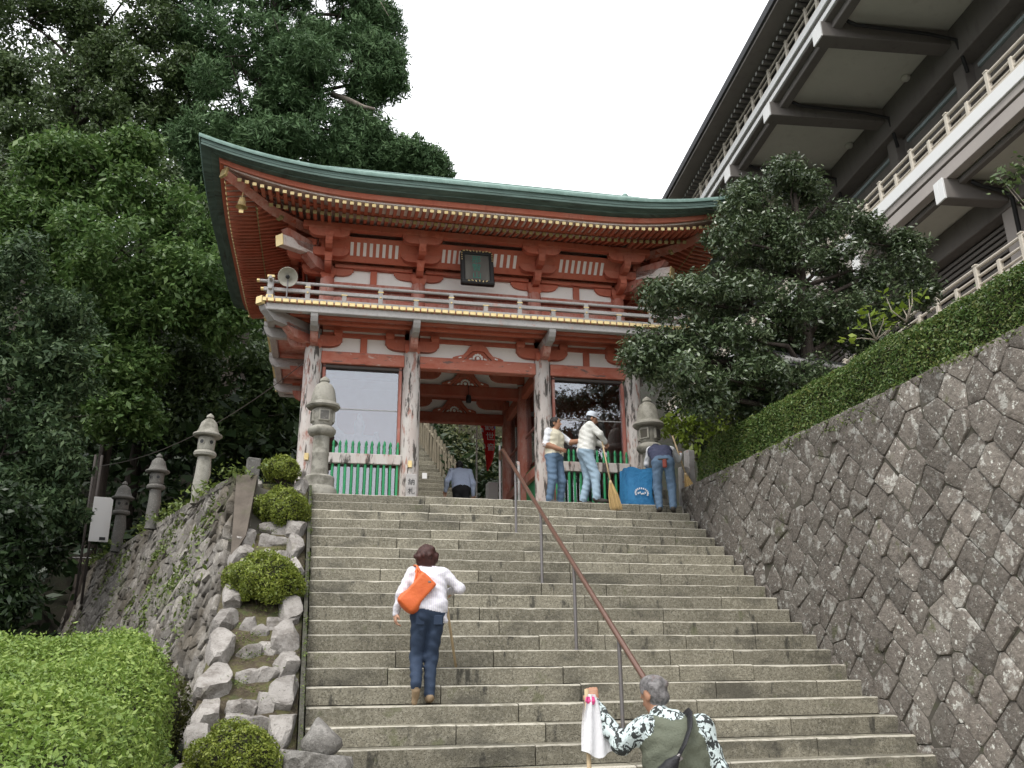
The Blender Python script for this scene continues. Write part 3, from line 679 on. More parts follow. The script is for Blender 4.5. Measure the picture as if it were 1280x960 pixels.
# ---- upper storey
UX=[-3.0,-1.2,1.2,3.0]; UY=.15
gb('upper_wall',(0,1.7,4.45),(5.9,3.0,1.7),M_redpale,0)
ucm=colmesh(.15,.14,1.02,M_redpale)
for x in UX:
    for y in (UY,3.25): obj('upper_column',ucm,G,loc=(x,y,3.62))
for s in (-1,1): obj('upper_column',ucm,G,loc=(s*3.0,1.7,3.62))
for x0,x1 in zip(UX[:-1],UX[1:]):
    for (z,h,mt_,y) in ((4.50,.10,M_redpale,UY-.03),(4.17,.10,M_redpale,UY-.03),(4.90,.09,M_red,UY-.06),(5.045,.10,M_red,UY-.06)):
        gb('tie_beam',((x0+x1)/2,y,z),(x1-x0-.26,.12,h),mt_)
    gb('plaster_panel',((x0+x1)/2,UY+.01,4.70),(x1-x0-.26,.03,.34),M_white,0); gb('plaster_panel',((x0+x1)/2,UY+.0,4.97),(x1-x0-.26,.03,.07),M_white,0)
    if x1-x0<2: gb('strut',((x0+x1)/2,UY-.03,4.70),(.13,.06,.32),M_red,.01)
    # lower wall boards and black slot blocks
    gb('wall_board',((x0+x1)/2,UY+.02,3.88),(x1-x0-.26,.04,.5),M_redin,0)
    gb('dark_slot_fill',((x0+x1)/2,UY-.01,3.95),((x1-x0)*.55,.04,.16),M_dark,0)  # solid black block, painted shade in place of a hollow opening
for k,x in enumerate((-.62,-.1,.45,-2.2,2.2)):
    m=MB(); m.box((0,0,0),(.30 if k%2 else .16,.03,.085),.01); m.box((-.1,0,.01),(.06,.035,.06),.01,roty(.7)); m.build('gilt_mount',M_gold,G,loc=(x,UY-.09,3.98))
for x in UX: upper_set(x,UY,4.62,0)
for y in (UY,1.7,3.25): upper_set(-3.0,y,4.62,R(-90)); upper_set(3.0,y,4.62,R(90))
for sx in (-1,1):   # corner diagonal arms with gilt tips
    for k,(L,z) in enumerate(((.62,4.93),(1.12,5.19))):
        m=MB(); m.prism([(-.085,.1,0),(-.085,.1,-.2),(-.085,-L+.24,-.2),(-.085,-L,-.06),(-.085,-L-.07,.03),(-.085,-L,.04)],(.17,0,0)); m.build('corner_arm',M_redpale,G,loc=(sx*3.0,UY,z),rot=(0,0,R(-45*-sx)))
    m=MB(); m.box((0,-.78,0),(.17,1.0,.21),.012); q=m.build('tail_rafter',M_soff,G,loc=(sx*3.0,UY,5.12),rot=(R(8),0,R(-45*-sx))); 
    m=MB(); m.box((0,-1.29,0),(.19,.03,.23),.008); m.build('gilt_cap',M_gold,q)
# ventilation slats between the bracket sets
cove=[]
def cove_run(x0,x1,n):
    for k in range(n):
        x=x0+(x1-x0)*(k+.5)/n
        mm=MB(); mm.box((0,-.022,0),(.062,.02,.27),.003,rotx(R(40))); mm.build('white_slat',M_white,G,loc=(x,-.25,5.13))
cove_run(-2.62,-1.62,8); cove_run(-.80,-.36,4); cove_run(.10,.78,5); cove_run(1.62,2.62,8)
m=MB(); m.box((0,0,0),(6.3,.03,.5),0,rotx(R(40))); m.build('cove_board',M_red,G,loc=(0,-.25,5.13))
for y,z in ((-.36,5.24),(-.72,5.385)): gb('purlin',(0,y+UY,z+.03),(7.0 if y<-.5 else 6.4,.15,.13),M_red)
for s in (-1,1): gb('purlin',(s*(3.0+.72),1.7,5.49),(.15,4.6,.12),M_red); gb('purlin',(s*(3.0+.36),1.7,5.255),(.15,3.9,.12),M_red); gb('cove_board',(s*3.5,1.7,5.1),(.03,4.0,.4),M_red,0)
gb('purlin',(0,3.25+.72,5.49),(7,.15,.13),M_red)
# name plaque
pq=gb('name_plaque',(-.14,-.70,4.70),(.50,.06,.66),mat('plaque_board',(.085,.08,.07),.6,[('noise',5,.45,.65,(.12,.115,.10),.7,(1,1,.2))]),.01,rot=None); pq.rotation_euler=(R(-14),0,0)
m=MB()
for s in (-1,1): m.box((s*.285,-.02,0),(.085,.10,.72),.02)
m.box((0,-.02,.37),(.62,.10,.09),.02); m.box((0,-.02,-.37),(.66,.12,.10),.02); m.build('plaque_frame',M_dark,pq)
m=MB()
for k in range(9): m.box((-.26+k*.065,-.075,.385+.012*(k%2)),(.045,.015,.03),.008,roty(k*.4))
for k in range(6): m.box((-.18+k*.07,-.085,-.372+.01*(k%2)),(.045,.012,.022),.006,roty(k*.5))
for s in (-1,1):
    for k in range(4): m.box((s*.30,-.075,.33-k*.055),(.02,.015,.035),.006)
m.build('gilt_carving',M_gold,pq)
for i,ch_ in enumerate('那智山'): text(ch_,.19,M_verd,pq,(-.01,-.034,.20-.20*i))

# ---- rafters, soffits, eave edges and roof
EX,EY0,EY1=5.27,-2.0,5.4       # eave rectangle (outer edge), centre y=1.7
HX,HY=EX,(EY1-EY0)/2; CYM=1.7
def lift(x,y):
    """upward sweep of the eave towards the corners; x,y relative to the centre"""
    ax,ay=abs(x)/HX,abs(y)/HY
    return .47*max(0,(ax-.42)/.58)**2.3*max(0,(ay-.42)/.58)**.8 if False else .0
def sweep(s,half):   # s distance along the side from its middle
    t=max(0.,(abs(s)/half-.35)/.65); return .46*t**2.4
def front_z(x): return sweep(x,HX)
def side_z(y): return sweep(y-CYM,HY)*1.0
rf=MB(); rf.box((0,0,0),(.062,1,.075),.004)
def rafter(name,a,b_,wd,ht,side=0):
    a=np.array(a,float); b_=np.array(b_,float); c=(a+b_)/2; m=MB(); m.bar(a-c,b_-c,wd,ht,0)
    o=m.build(name,M_red,G,loc=c)
    d=(b_-a)/np.linalg.norm(b_-a); m=MB(); m.bar(b_-c-d*.008,b_-c+d*.012,wd+.012,ht+.012,.004)
    m.build('gilt_tip',M_gold if name=='flying_rafter' else M_goldd,o); return o
def hipin(x,half_in,y_in_at): return 0
SP=.132
nf=int((EX-.52)*2/SP)
for k in range(nf+1):
    x=-(EX-.52)+2*(EX-.52)*k/nf; z=front_z(x); e=max(0,abs(x)-3.0)
    # flying rafter: y from -1.15 (or hip line) to -1.86
    yi=min(-.95,UY-e) if e>0 else -.95
    if yi> -1.50: rafter('flying_rafter',(x,yi,5.48+z*.85),(x,-1.60,5.37+z),.062,.05)
    yb=UY-e if e>0 else -.45
    if yb>-1.0: rafter('base_rafter',(x,max(min(yb,-.45),-1.1) if e==0 else yb,5.585+(z*.55)),(x,-1.09,5.38+z*.62),.066,.058)
ns=int((HY-.52)*2/SP)
for k in range(ns+1):
    y=CYM-(HY-.52)+2*(HY-.52)*k/ns; z=side_z(y); e=max(0,abs(y-CYM)-1.55)
    for s in (-1,1):
        xi=3.0+e if e>0 else 3.95
        if xi<4.7: rafter('flying_rafter',(s*max(xi,3.95),y,5.48+z*.85),(s*(EX-.40),y,5.37+z),.062,.05)
        xb=3.0+e if e>0 else 3.6
        if xb<4.2: rafter('base_rafter',(s*max(xb,3.6) if e==0 else s*xb,y,5.585+z*.55),(s*4.34,y,5.38+z*.62),.066,.058)
# soffit boards over the rafters (two slopes), following the sweep
def ring_pts(out,n=36):
    """points round the eave rectangle grown by out; returns (x,y,s-lift)"""
    P=[]; hx,hy=HX+out,HY+out
    for i in range(n): x=-hx+2*hx*i/n; P.append((x,CYM-hy,sweep(x/hx*HX,HX)))
    for i in range(n): y=-hy+2*hy*i/n; P.append((hx,CYM+y,sweep(y/hy*HY,HY)))
    for i in range(n): x=hx-2*hx*i/n; P.append((x,CYM+hy,sweep(x/hx*HX,HX)))
    for i in range(n): y=hy-2*hy*i/n; P.append((-hx,CYM+y,sweep(y/hy*HY,HY)))
    return P
def ring_sheet(name,rows,material,parent=None,smooth=True,angle=30):
    b=MB(); V=[]; n=None
    for out,dz,k in rows:
        P=ring_pts(out); n=len(P); V+=[(x,y,5.40+dz+k*l) for x,y,l in P]
    F=[(r*n+i,r*n+(i+1)%n,(r+1)*n+(i+1)%n,(r+1)*n+i) for r in range(len(rows)-1) for i in range(n)]
    b.add(V,F); return b.build(name,material,parent or G,angle=angle)
ring_sheet('soffit_board',[(-2.3,.265,.2),(-1.6,.20,.5),(-.92,.022,.64)],M_soff)
ring_sheet('soffit_board',[(-1.25,.115,.75),(-.9,.075,.84),(-.37,.0,1)],M_soff)
ring_sheet('rafter_batten',[(-.93,.04,.62),(-.87,.04,.64),(-.87,.09,.64),(-.93,.09,.62)],M_red)
ring_sheet('rafter_batten',[(-.44,.003,1),(-.37,.003,1),(-.37,.035,1),(-.44,.035,1)],M_soff)
ring_sheet('eave_fascia',[(-.45,.036,1),(-.30,.038,1),(-.28,.13,1),(-.45,.14,1)],M_red)
ring_sheet('roof_edge',[(-.45,.132,1),(-.27,.130,1),(-.15,.15,1.0),(-.14,.165,1.0),(-.02,.19,1.0),(0,.20,1.0),(-.004,.245,1.0),(.004,.25,1.0),(.004,.315,1.0),(.02,.325,1.0)],M_darkroof)
ring_sheet('copper_edge',[(.0,.324,1.0),(.035,.326,1.0),(.045,.36,1.0),(.04,.395,1.0),(-.05,.41,1.0)],M_copper)
# roof slopes: skirt up to the gable, then the two main slopes
V=[];rows=[]
for t in np.linspace(0,1,7):
    out=-.05-t*1.75; rows.append((out,.41+(1.17*(t**1.35)),1.0*(1-t)**1.5))
ring_sheet('roof_skirt',rows,M_copper)
for s in (-1,1):
    b=MB(); V=[]; k=8
    for i in range(k+1):
        t=i/k; y=CYM+s*(1.98*(1-t)); z=6.92+.84*(t**1.2)
        V+=[(-3.9,y,z),(3.9,y,z)]
    b.add(V,[(2*i,2*i+1,2*i+3,2*i+2) for i in range(k)]); b.build('roof_slope',M_copper,G,smooth=True)
for s in (-1,1):
    b=MB(); b.prism([(s*3.6,CYM-1.9,6.8),(s*3.6,CYM+1.9,6.8),(s*3.6,CYM,7.7)],(s*.04,0,0)); b.build('gable_wall',M_redpale,G)
rg=gb('ridge',(0,CYM,7.85),(7.5,.42,.34),M_copper,.02); gb('ridge_cap',(0,0,.18),(7.7,.30,.08),M_copper,.02,rg)
for s in (-1,1): gb('ridge_end',(s*3.82,0,.02),(.14,.5,.46),M_copper,.05,rg)
# hip rafters, wind bells
for sx in (-1,1):
    for sy in (-1,1):
        p0=np.array([sx*3.0,CYM+sy*1.55,5.50]); p1=np.array([sx*(EX-.40),CYM+sy*(HY-.40),5.37+.38]); pm=(p0*.42+p1*.58)+np.array([0,0,-.13])
        b=MB(); c=(p0+p1)/2; b.tube([p0-c,pm-c,p1-c],[.12,.12,.11],4,sq=1.0); o=b.build('hip_rafter',M_redpale,G,loc=c)
        d=(p1-pm)/np.linalg.norm(p1-pm); b=MB(); b.bar(p1-c-d*.01,p1-c+d*.05,.17,.19,.01); b.build('gilt_cap',M_gold,o)
        q=p0*.5+p1*.5+np.array([0,0,-.16]); b=MB(); b.bar(q-c-d*.05,q-c+d*.03,.13,.15,.01); b.build('gilt_cap',M_goldd,o)
        if sy<0:
            bl=p0*.16+p1*.84; b=MB(); b.lathe([(.012,0),(.05,-.02),(.07,-.10),(.075,-.17),(.11,-.21),(.10,-.215),(.06,-.17),(.0,-.05)],14,cap=False); b.tube([(0,0,.14),(0,0,0)],.012,6); b.tube([(0,0,-.1),(0,0,-.26)],.007,6); b.box((0,0,-.29),(.08,.01,.07),.003)
            b.build('wind_bell',M_gold,G,loc=(bl[0],bl[1],bl[2]-.25),angle=40)
# round floodlight reflector clipped to the balcony corner
Gm=Matrix.Translation(GATE.location)@Matrix.Rotation(R(-2),4,'Z')
b=MB(); b.lathe([(.0,.0),(.045,.0),(.15,.055),(.175,.067),(.18,.062),(.15,.04),(.045,-.012),(.0,-.012)],24,cap=False); 
fl=empty('floodlight',Gm@Vector((-3.68,-1.02,3.66)),R(-2)); tag(fl,'round dish reflector lamp on a rod at the balcony corner','lamp')
b.build('reflector',mat('grey_reflector',(.42,.40,.34),.5,[('noise',8,.45,.65,(.3,.28,.22),.7)],metal=.3),fl,loc=(0,0,.42),rot=(R(118),0,0),angle=40)
m=MB(); m.tube([(0,0,0),(0,.02,.42)],.013,6); m.build('rod',M_steel,fl)
m=MB(); m.lathe([(0,-.02),(.035,-.02),(.04,.05),(.02,.08),(0,.08)],10,cap=False); m.build('bulb',M_dark,fl,loc=(0,-.05,.40),rot=(R(118),0,0))
# ------------------------------------------------------------------ concrete hall above the garden (local x = inward, y = along, z up)
HALL=tag(empty('temple_hall',(0,0,0),R(-6.88)),'large concrete temple hall with tiers of overhanging beige balconies','building')
def hb(name,n0,n1,s0,s1,z0,z1,material,ch=.02,parent=None):
    m=MB(); m.box((0,0,0),(n1-n0,s1-s0,z1-z0),ch); return m.build(name,material,parent or HALL,loc=((n0+n1)/2,(s0+s1)/2,(z0+z1)/2))
S0,S1,S2=4,34.5,44
# roof eave
m=MB(); m.prism([(11.25,S0,22.35),(11.2,S0,22.55),(11.9,S0,22.85),(17,S0,24.6),(26,S0,26.5),(26,S0,22.6),(12.2,S0,22.35)],(0,S1+.8-S0,0)); m.build('roof',M_tile,HALL)
m=MB(); m.box((.55,0,-.02),(1.3,S1-S0,.05),.01); m.build('eave_soffit',M_concd,HALL,loc=(11.4,(S0+S1)/2+.3,22.22)); m=MB(); m.box((0,0,0),(.12,S1-S0,.14),.02); m.build('eave_board',M_concd,HALL,loc=(11.4,(S0+S1)/2+.3,22.3))
rt_=MB(); rt_.box((0,0,0),(.5,.12,.13),.01); rt_.box((-.255,0,0),(.012,.11,.12),0,mi=1); rtm=rt_.mesh('eave_rafter',[M_concd,M_hallw])
k=0; s=12.0
while s<S1+.4: obj('eave_rafter',rtm,HALL,loc=(12.15,s,22.05),rot=(0,R(4),0)); s+=.31
def balcony(zf, s0, s1, white_h, fascia, rail_h, n=12.0, step=.75):
    hb('white_fascia',n-.02,n+.22,s0,s1,zf-white_h,zf,M_hallw,.01)
    z=zf-white_h
    for i,(h,mt_,off) in enumerate(fascia):
        hb('fascia_board',n+off,n+.25+off,s0,s1,z-h+.012,z-.004,mt_,.01); z-=h
    hb('balcony_kerb',n+.04,n+.24,s0,s1,zf+.006,zf+.10,M_hrail,.01)
    for zz,r in ((zf+rail_h,.038),(zf+rail_h*.66,.034),(zf+.22,.026)):
        m=MB(); m.tube([(0,s0,0),(0,s1,0)],r,8); m.build('handrail',M_hrail,HALL,loc=(n+.14,0,zz),angle=40)
    s=s0+.3; k=0
    while s<s1:
        h=rail_h+.0 if k%2 else rail_h*.66
        m=MB(); m.box((0,0,h/2),(.10,.11,h),.015)
        if k%2: m.box((0,0,h),(.125,.135,.05),.015)
        m.build('rail_post',M_hrail,HALL,loc=(n+.14,s,zf+.06)); s+=step; k+=1
balcony(21.05,10,41,.27,((.09,M_concd,.05),(.20,M_hallw,.06),(.06,M_concd,.1)),.74)
balcony(13.34,6,S2,.31,((.20,M_conc,.03),(.035,M_concd,.1),(.32,M_conc,.05)),.62)
balcony(9.45,6,S2,.25,((.3,M_conc,.03),),.62)
# upper soffit and beams
hb('soffit',12.2,16.7,8,S2,20.52,20.75,M_soffit,0); hb('edge_beam',12.32,12.62,8,41,20.22,20.50,M_concd,.02)
hb('edge_beam',16.1,16.75,8,S2,19.3,20.5,M_concd,.02); hb('wall',16.7,17.0,8,S2,13.4,20.5,M_concd,0)
for i in range(8):
    s=20.72+3.94*(i-2)
    q=hb('balcony_beam',11.98,16.6,s-.27,s+.27,19.92,20.46,M_concd,.02)
    m=MB(); m.box((0,-.135,0),(.05,.262,.545),.006); m.box((0,.135,0),(.05,.262,.545),.006); m.build('white_beam_end',M_hallw,q,loc=(-2.335,0,0))
    m=MB(); m.box((0,0,0),(.5,.5,7),.02); m.build('pillar',M_concd,HALL,loc=(16.6,s,17.0))
    m=MB(); m.tube([(-4,-.45,-.05),(-3.7,-.45,-.2),(-1.4,-.42,-.3),(-.5,-.42,-.45),(-.35,-.42,-1.6)],.06,6); m.build('drain_pipe',M_dark,HALL,loc=(16.6,s-.1,20.35),smooth=True)
    hb('window_rail',16.6,16.72,s+.5,s+3.4,18.95,19.07,mat('pale_blue_strip%d'%i,(.30,.36,.37),.5) if i==0 else MATS['pale_blue_strip0'],.01)
    for zz in (17.2,18.1): hb('window_mullion',16.64,16.72,s+.5,s+3.4,zz,zz+.06,M_concd,.01)
    m=MB(); m.lathe([(.0,0),(.14,0),(.16,-.06),(.12,-.13),(0,-.16)],12,cap=False); m.build('ceiling_lamp',M_soffit,HALL,loc=(16.0,s+2,20.5),angle=50)
# storey below: soffit, beams, recessed wall with shutters
hb('balcony_floor',12.3,16.7,6,S2,13.16,13.30,M_concd,0)
hb('soffit',12.34,13.9,6,S2,12.52,12.72,M_soffit,0); hb('edge_beam',13.5,13.95,6,S2,11.85,12.5,M_concd,.02)
hb('edge_beam',12.33,12.5,6,S2,12.36,12.5,M_concd,.02)
hb('wall',13.9,14.2,6,S2,4.9,12.5,mat('dark_shutter_wall',(.06,.055,.05),.7),0)
for i in range(6):
    s=16.5+3.94*(i-2)
    q=hb('balcony_beam',11.98,13.8,s-.18,s+.18,11.98,12.5,M_concd,.02)
    m=MB(); m.box((0,-.09,0),(.05,.172,.53),.006); m.box((0,.09,0),(.05,.172,.53),.006); m.build('white_beam_end',M_hallw,q,loc=(-.935,0,0))
    m=MB(); m.box((0,0,0),(.42,.42,3.1),.02); m.build('pillar',M_conc,HALL,loc=(13.75,s,10.5))
    m=MB(); m.tube([(-1.2,-.32,-.05),(-1.0,-.32,-.15),(-.5,-.32,-.25),(-.28,-.32,-.4),(-.28,-.32,-2.6)],.05,6); m.build('drain_pipe',M_dark,HALL,loc=(13.75,s,12.4),smooth=True)
    for k in range(14): hb('shutter_slat',13.82,13.88,s+.3,s+3.6,9.75+k*.15,9.84+k*.15,M_concd,.01)
hb('terrace_wall',12.2,12.5,6,S2,4.9,8.9,M_conc,0)
hb('terrace_floor',12.2,13.9,6,S2,9.2,9.4,M_conc,0)
hb('far_end_wall',16.8,25,S1-.8,S1-.4,4.9,22.4,M_concd,0)
# tiled garden roof ridge glimpsed under the tree
gw=tag(empty('tiled_garden_wall',(9.6,13.6,4.9),R(12)),'low garden wall with grey rounded roof tiles behind the dark tree','wall')
m=MB(); m.box((0,0,1.0),(3.2,.3,2.0),.01); m.build('wall_panel',M_white,gw)
tm=MB(); tm.tube([(0,-.45,0),(0,-.1,.2),(0,0,.24)],.055,8); tilem=tm.mesh('roof_tile',mat('pale_roof_tile',(.30,.29,.28),.6,[('noise',9,.5,.7,(.2,.19,.18),.6)]),True)
for k in range(28): obj('roof_tile',tilem,gw,loc=(-1.55+k*.115,0,2.02))
m=MB(); m.box((0,0,2.28),(3.3,.2,.12),.03); m.box((0,-.2,2.06),(3.2,.5,.05),.01,rotx(R(28))); m.build('wall_cap',MATS['grey_roof_tile'],gw)

# ------------------------------------------------------------------ foliage
def leaf_quads(P, D, L, W, rng, flat=.0, axis=None, out=.6):
    """pointed leaves at P; D preferred facing, axis preferred leaf direction"""
    N=len(P); n=D*out+rng.normal(size=(N,3))*.6; n[:,2]+=flat; n/=np.linalg.norm(n,axis=1,keepdims=True)+1e-9
    t=rng.normal(size=(N,3)) if axis is None else axis+rng.normal(size=(N,3))*.45
    if axis is None: u=np.cross(n,t)
    else: u=t-n*(t*n).sum(1,keepdims=True)
    u/=np.linalg.norm(u,axis=1,keepdims=True)+1e-9; v=np.cross(n,u)
    s=np.clip(rng.lognormal(-.08,.32,size=(N,1)),.4,1.8); u=u*L*.5*s; v=v*W*.5*s*rng.uniform(.8,1.2,size=(N,1))
    return np.stack([P-u, P+v-u*.2, P+u, P-v-u*.2],1)
def sprays(P, D, L, W, rng, flat, k=6, kind='broad', out=.6):
    """leaves gathered on twig ends: k leaves round each point, pointing along the twig"""
    n=len(P)//k; P,D=P[:n],D[:n]
    if kind=='needle': tw=D+np.array([0,0,.35])+rng.normal(size=(n,3))*.25
    else: tw=D*.8+rng.normal(size=(n,3))*.5+np.array([0,0,-.15])
    tw/=np.linalg.norm(tw,axis=1,keepdims=True)
    t=np.repeat(tw,k,0); p=np.repeat(P,k,0)+t*rng.uniform(-.9,.7,size=(n*k,1))*L+rng.normal(size=(n*k,3))*L*(.22 if kind=='needle' else .4)
    return leaf_quads(p,np.repeat(D,k,0),L,W,rng,flat,axis=t+rng.normal(size=(n*k,3))*(.3 if kind=='needle' else .55),out=out)
def shell(c, r, n, rng, depth=.35, low=-1.0):
    d=rng.normal(size=(n,3)); d/=np.linalg.norm(d,axis=1,keepdims=True)
    if low>-1: d[:,2]=np.where(d[:,2]<low,-d[:,2],d[:,2])
    rad=1-depth*np.abs(rng.normal(size=(n,1)))*.6
    rad*=1+.10*np.sin(d@np.array([[5.],[3.],[4.]])+c[0]*3)+.07*np.sin(d@np.array([[-7.],[9.],[5.]])+c[1]*5)
    return np.asarray(c)+d*np.asarray(r)*np.clip(rad,.2,1.3), d
L_hedge=leafmat('clipped_hedge_leaf',[(.045,.09,.02),(.08,.145,.03),(.15,.21,.052),(.19,.19,.06)],.25)
L_azal=leafmat('azalea_leaf',[(.12,.20,.033),(.19,.28,.05),(.30,.385,.095)],.3)
L_ball=leafmat('round_shrub_leaf',[(.11,.15,.02),(.18,.225,.032),(.27,.30,.055)],.25)
L_pod=leafmat('podocarp_leaf',[(.042,.066,.028),(.075,.115,.05),(.145,.18,.09)],.12,.3,.6)
L_ced=leafmat('cedar_leaf',[(.046,.09,.036),(.078,.14,.055),(.125,.20,.085)],.15,.6,.2)
L_oak=leafmat('oak_leaf',[(.042,.07,.025),(.072,.112,.037),(.12,.17,.058)],.25)
L_brd=leafmat('broad_leaf',[(.056,.11,.028),(.095,.165,.043),(.165,.24,.075)],.3)
L_blue=leafmat('camellia_leaf',[(.03,.056,.024),(.052,.088,.036),(.095,.135,.058)],.15,.5,.2)
L_dark=leafmat('shade_dark_leaf',[(.012,.026,.008),(.02,.04,.012),(.034,.06,.018)],.15)  # leaf green darkened, deep forest shade put into the colour
L_yel=leafmat('yellow_green_leaf',[(.11,.17,.02),(.18,.25,.03),(.27,.34,.05)],.35)
L_moss=leafmat('moss_tuft',[(.07,.10,.02),(.11,.16,.03),(.17,.21,.05)],.2)
M_core=mat('shaded_core',(.035,.03,.02),.95,[('noise',20,.45,.6,(.02,.03,.01),.8)])  # dark fill colour for shrub insides, their shade painted in
def limbs(b, base, top, r0, masses, rng, k=.5):
    base=np.array(base,float); top=np.array(top,float); n=9; P=[]
    for i in range(n):
        t=i/(n-1); P.append(base+(top-base)*t+np.array([math.sin(t*5+base[0])*.12,math.cos(t*4+base[1])*.12,0])*(.3+r0))
    b.tube(P,[r0*(1.25 if i==0 else 1)*(1-.8*i/(n-1)) for i in range(n)],9)
    for c,r in masses:
        c=np.array(c,float); t=np.clip((c[2]-base[2])/(top[2]-base[2]+1e-6)-.18*k,.12,.93); s=base+(top-base)*t
        m1=s+(c-s)*.45+np.array([0,0,.12*np.linalg.norm(c-s)])+rng.normal(size=3)*.1
        rr=r0*(1-.8*t)*.55; b.tube([s,m1,c],[rr,rr*.6,rr*.22],6)
        for _ in range(4):
            e=c+rng.normal(size=3)*np.asarray(r)*.5; b.tube([m1*.35+c*.65,(m1*.2+c*.8+e)/2+rng.normal(size=3)*.05,e],[rr*.35,rr*.22,rr*.08],5,cap=False)
def tree(name,label,cat,base,top,r0,masses,mat_,L,W,dens,seed,tuft=None,group=None,depth=.4,flat=.2,trunkmat=None,out=.6,kind='broad'):
    """masses: (centre, radii). tuft: (n per mass, radius) puffs inside each mass"""
    rng=np.random.default_rng(seed); root=tag(empty(name,tuple(base)),label,cat,group); Q=[]
    B=np.array(base,float)
    for c,r in masses:
        r=np.array(r if np.ndim(r) else (r,r,r*.8),float); c=np.array(c,float)
        if tuft:
            n=int(tuft[0]); pc,pd=shell(c,r*.86,n,rng,.5)
            for p,d in zip(pc,pd):
                tr=tuft[1]*rng.uniform(.65,1.25); m=int(dens*tr*tr*12.57)
                P,D=shell(p,(tr,tr,tr*.8),m,rng,.45 if kind=='broad' else .22); Q.append(sprays(P,D,L,W,rng,flat,6 if kind=='broad' else 8,kind,out))
        else:
            m=int(dens*12.57*(r[0]*r[1]*r[2])**(2/3)); P,D=shell(c,r,m,rng,depth); Q.append(sprays(P,D,L,W,rng,flat,6 if kind=='broad' else 8,kind,out))
    obj('crown',quads_mesh('crown',np.concatenate(Q)-B,mat_),root)
    b=MB(); limbs(b,base,top,r0,masses,rng); b.v=[v-B for v in b.v]; b.build('trunk',trunkmat or M_bark,root,smooth=True)
    return root
def ms(Y, spec):
    """crown masses given by where they show in the frame and how far back they stand"""
    out=[]
    for px,py,r,*dy in spec:
        p=at(px,py,Y=Y+(dy[0] if dy else 0)); out.append(((p.x,p.y,p.z),(r,r,r*.82)))
    return out
TG='forest trees behind the gate'
def gz_at(x,y): return float(ground_h(np.array(x),np.array(y)))
def planted(x,y): return (x,y,gz_at(x,y)-.2)
p=at(350,0,Y=31)
tree('cedar_tree','tall dark cedar with puffy rounded foliage rising behind the roof','tree',planted(p.x-.5,32),(p.x-.3,32,p.z+6),.55,
  ms(31,[(330,60,2.3),(425,45,2.0,1),(462,100,1.2),(300,140,1.9),(395,150,2.1),(455,185,1.4),(505,200,1.0),(535,212,.55),(258,185,1.5),(430,-30,2.3),(330,-40,2.5),(468,22,1.1,1),(380,100,1.8,-1),(350,190,1.5,-1),(475,70,.8),(250,60,1.8,2),(240,-20,2.0,2),(425,215,1.2),(300,210,1.2)]),
  L_ced,.235,.05,145,21,tuft=(13,.78),flat=.2,kind='needle',depth=.25)
bl=MB(); q0=np.array(at(415,118,Y=30.6)); bl.tube([q0-q0,np.array(at(435,125,Y=30.2))-q0,np.array(at(455,134,Y=30))-q0,np.array(at(468,136,Y=29.9))-q0],[.13,.12,.09,.05],8)
bl.build('broken_limb',mat('grey_dead_wood',(.22,.19,.16),.9,[('noise',8,.45,.65,(.12,.10,.085),.8)]),bpy.data.objects['cedar_tree'],loc=tuple(q0-np.array(bpy.data.objects['cedar_tree'].location)),smooth=True)
tree('oak_tree','dark evergreen oak in the top corner with sky showing through','tree',planted(-10.5,33),(-9.5,33,28),.5,
  ms(32,[(20,15,1.6),(110,30,1.3,1),(95,120,1.7),(40,170,1.5),(175,110,1.6),(195,30,1.5),(150,170,1.7),(10,100,1.0),(60,230,1.3),(215,150,1.3,1),(140,75,1.0),(10,250,1.2),(200,-30,1.5),(60,-40,1.4),(232,95,1.0)]),
  L_oak,.17,.075,75,22,tuft=(20,.62),flat=.4)
tree('broadleaf_tree','bright green broadleaf tree standing left of the gate','tree',planted(-5.6,25.5),(-5.0,25.5,15),.24,
  ms(24,[(115,205,1.1),(165,255,1.35),(70,250,1.15),(225,290,1.3),(290,330,.9),(130,320,1.5,-1),(50,320,1.3),(200,375,1.5),(280,400,1.1),(115,400,1.4),(170,190,.6),(60,200,.7),(20,270,1.0),(310,380,.7,1),(250,345,1.0,-1),(110,455,1.2),(165,470,1.1),(60,440,1.1),(150,520,.9)]),
  L_brd,.165,.07,85,23,tuft=(18,.52),flat=.7,group=None)
tree('camellia_tree','dark glossy evergreen at the left edge in front of forest','tree',planted(-7.4,20.4),(-6.9,20,9.6),.18,
  ms(19.5,[(20,345,.95),(65,395,.9),(20,450,1.1),(85,470,.9),(30,540,1.05),(75,560,.9),(25,620,.9),(60,640,.6),(-30,400,1.2),(-30,520,1.3),(-20,620,1.1)]),
  L_blue,.13,.05,140,24,tuft=(12,.42),flat=.4)
tree('shaded_tree','shaded dark green tree directly behind the small lanterns','tree',planted(-5.2,28),(-4.6,28,13.5),.26,
  ms(27,[(160,440,1.5),(240,450,1.5),(310,460,1.1),(130,510,1.4),(215,520,1.5),(300,530,1.3),(340,500,.8),(255,400,1.2,1),(330,570,.9,1),(120,450,1.2)]),
  L_oak,.2,.08,55,25,tuft=(12,.62),flat=.4)
tree('dark_thicket','black shaded thicket at the left edge behind azalea mound','shrub',planted(-6.6,18.0),(-6.4,18,4.5),.1,
  ms(17.5,[(10,700,.7),(-20,740,.8),(-40,690,.9),(0,650,.7),(20,760,.5),(45,690,.4,3),(70,650,.5,5),(105,660,.4,6)]),L_dark,.15,.06,90,27,tuft=(9,.4),flat=.4)
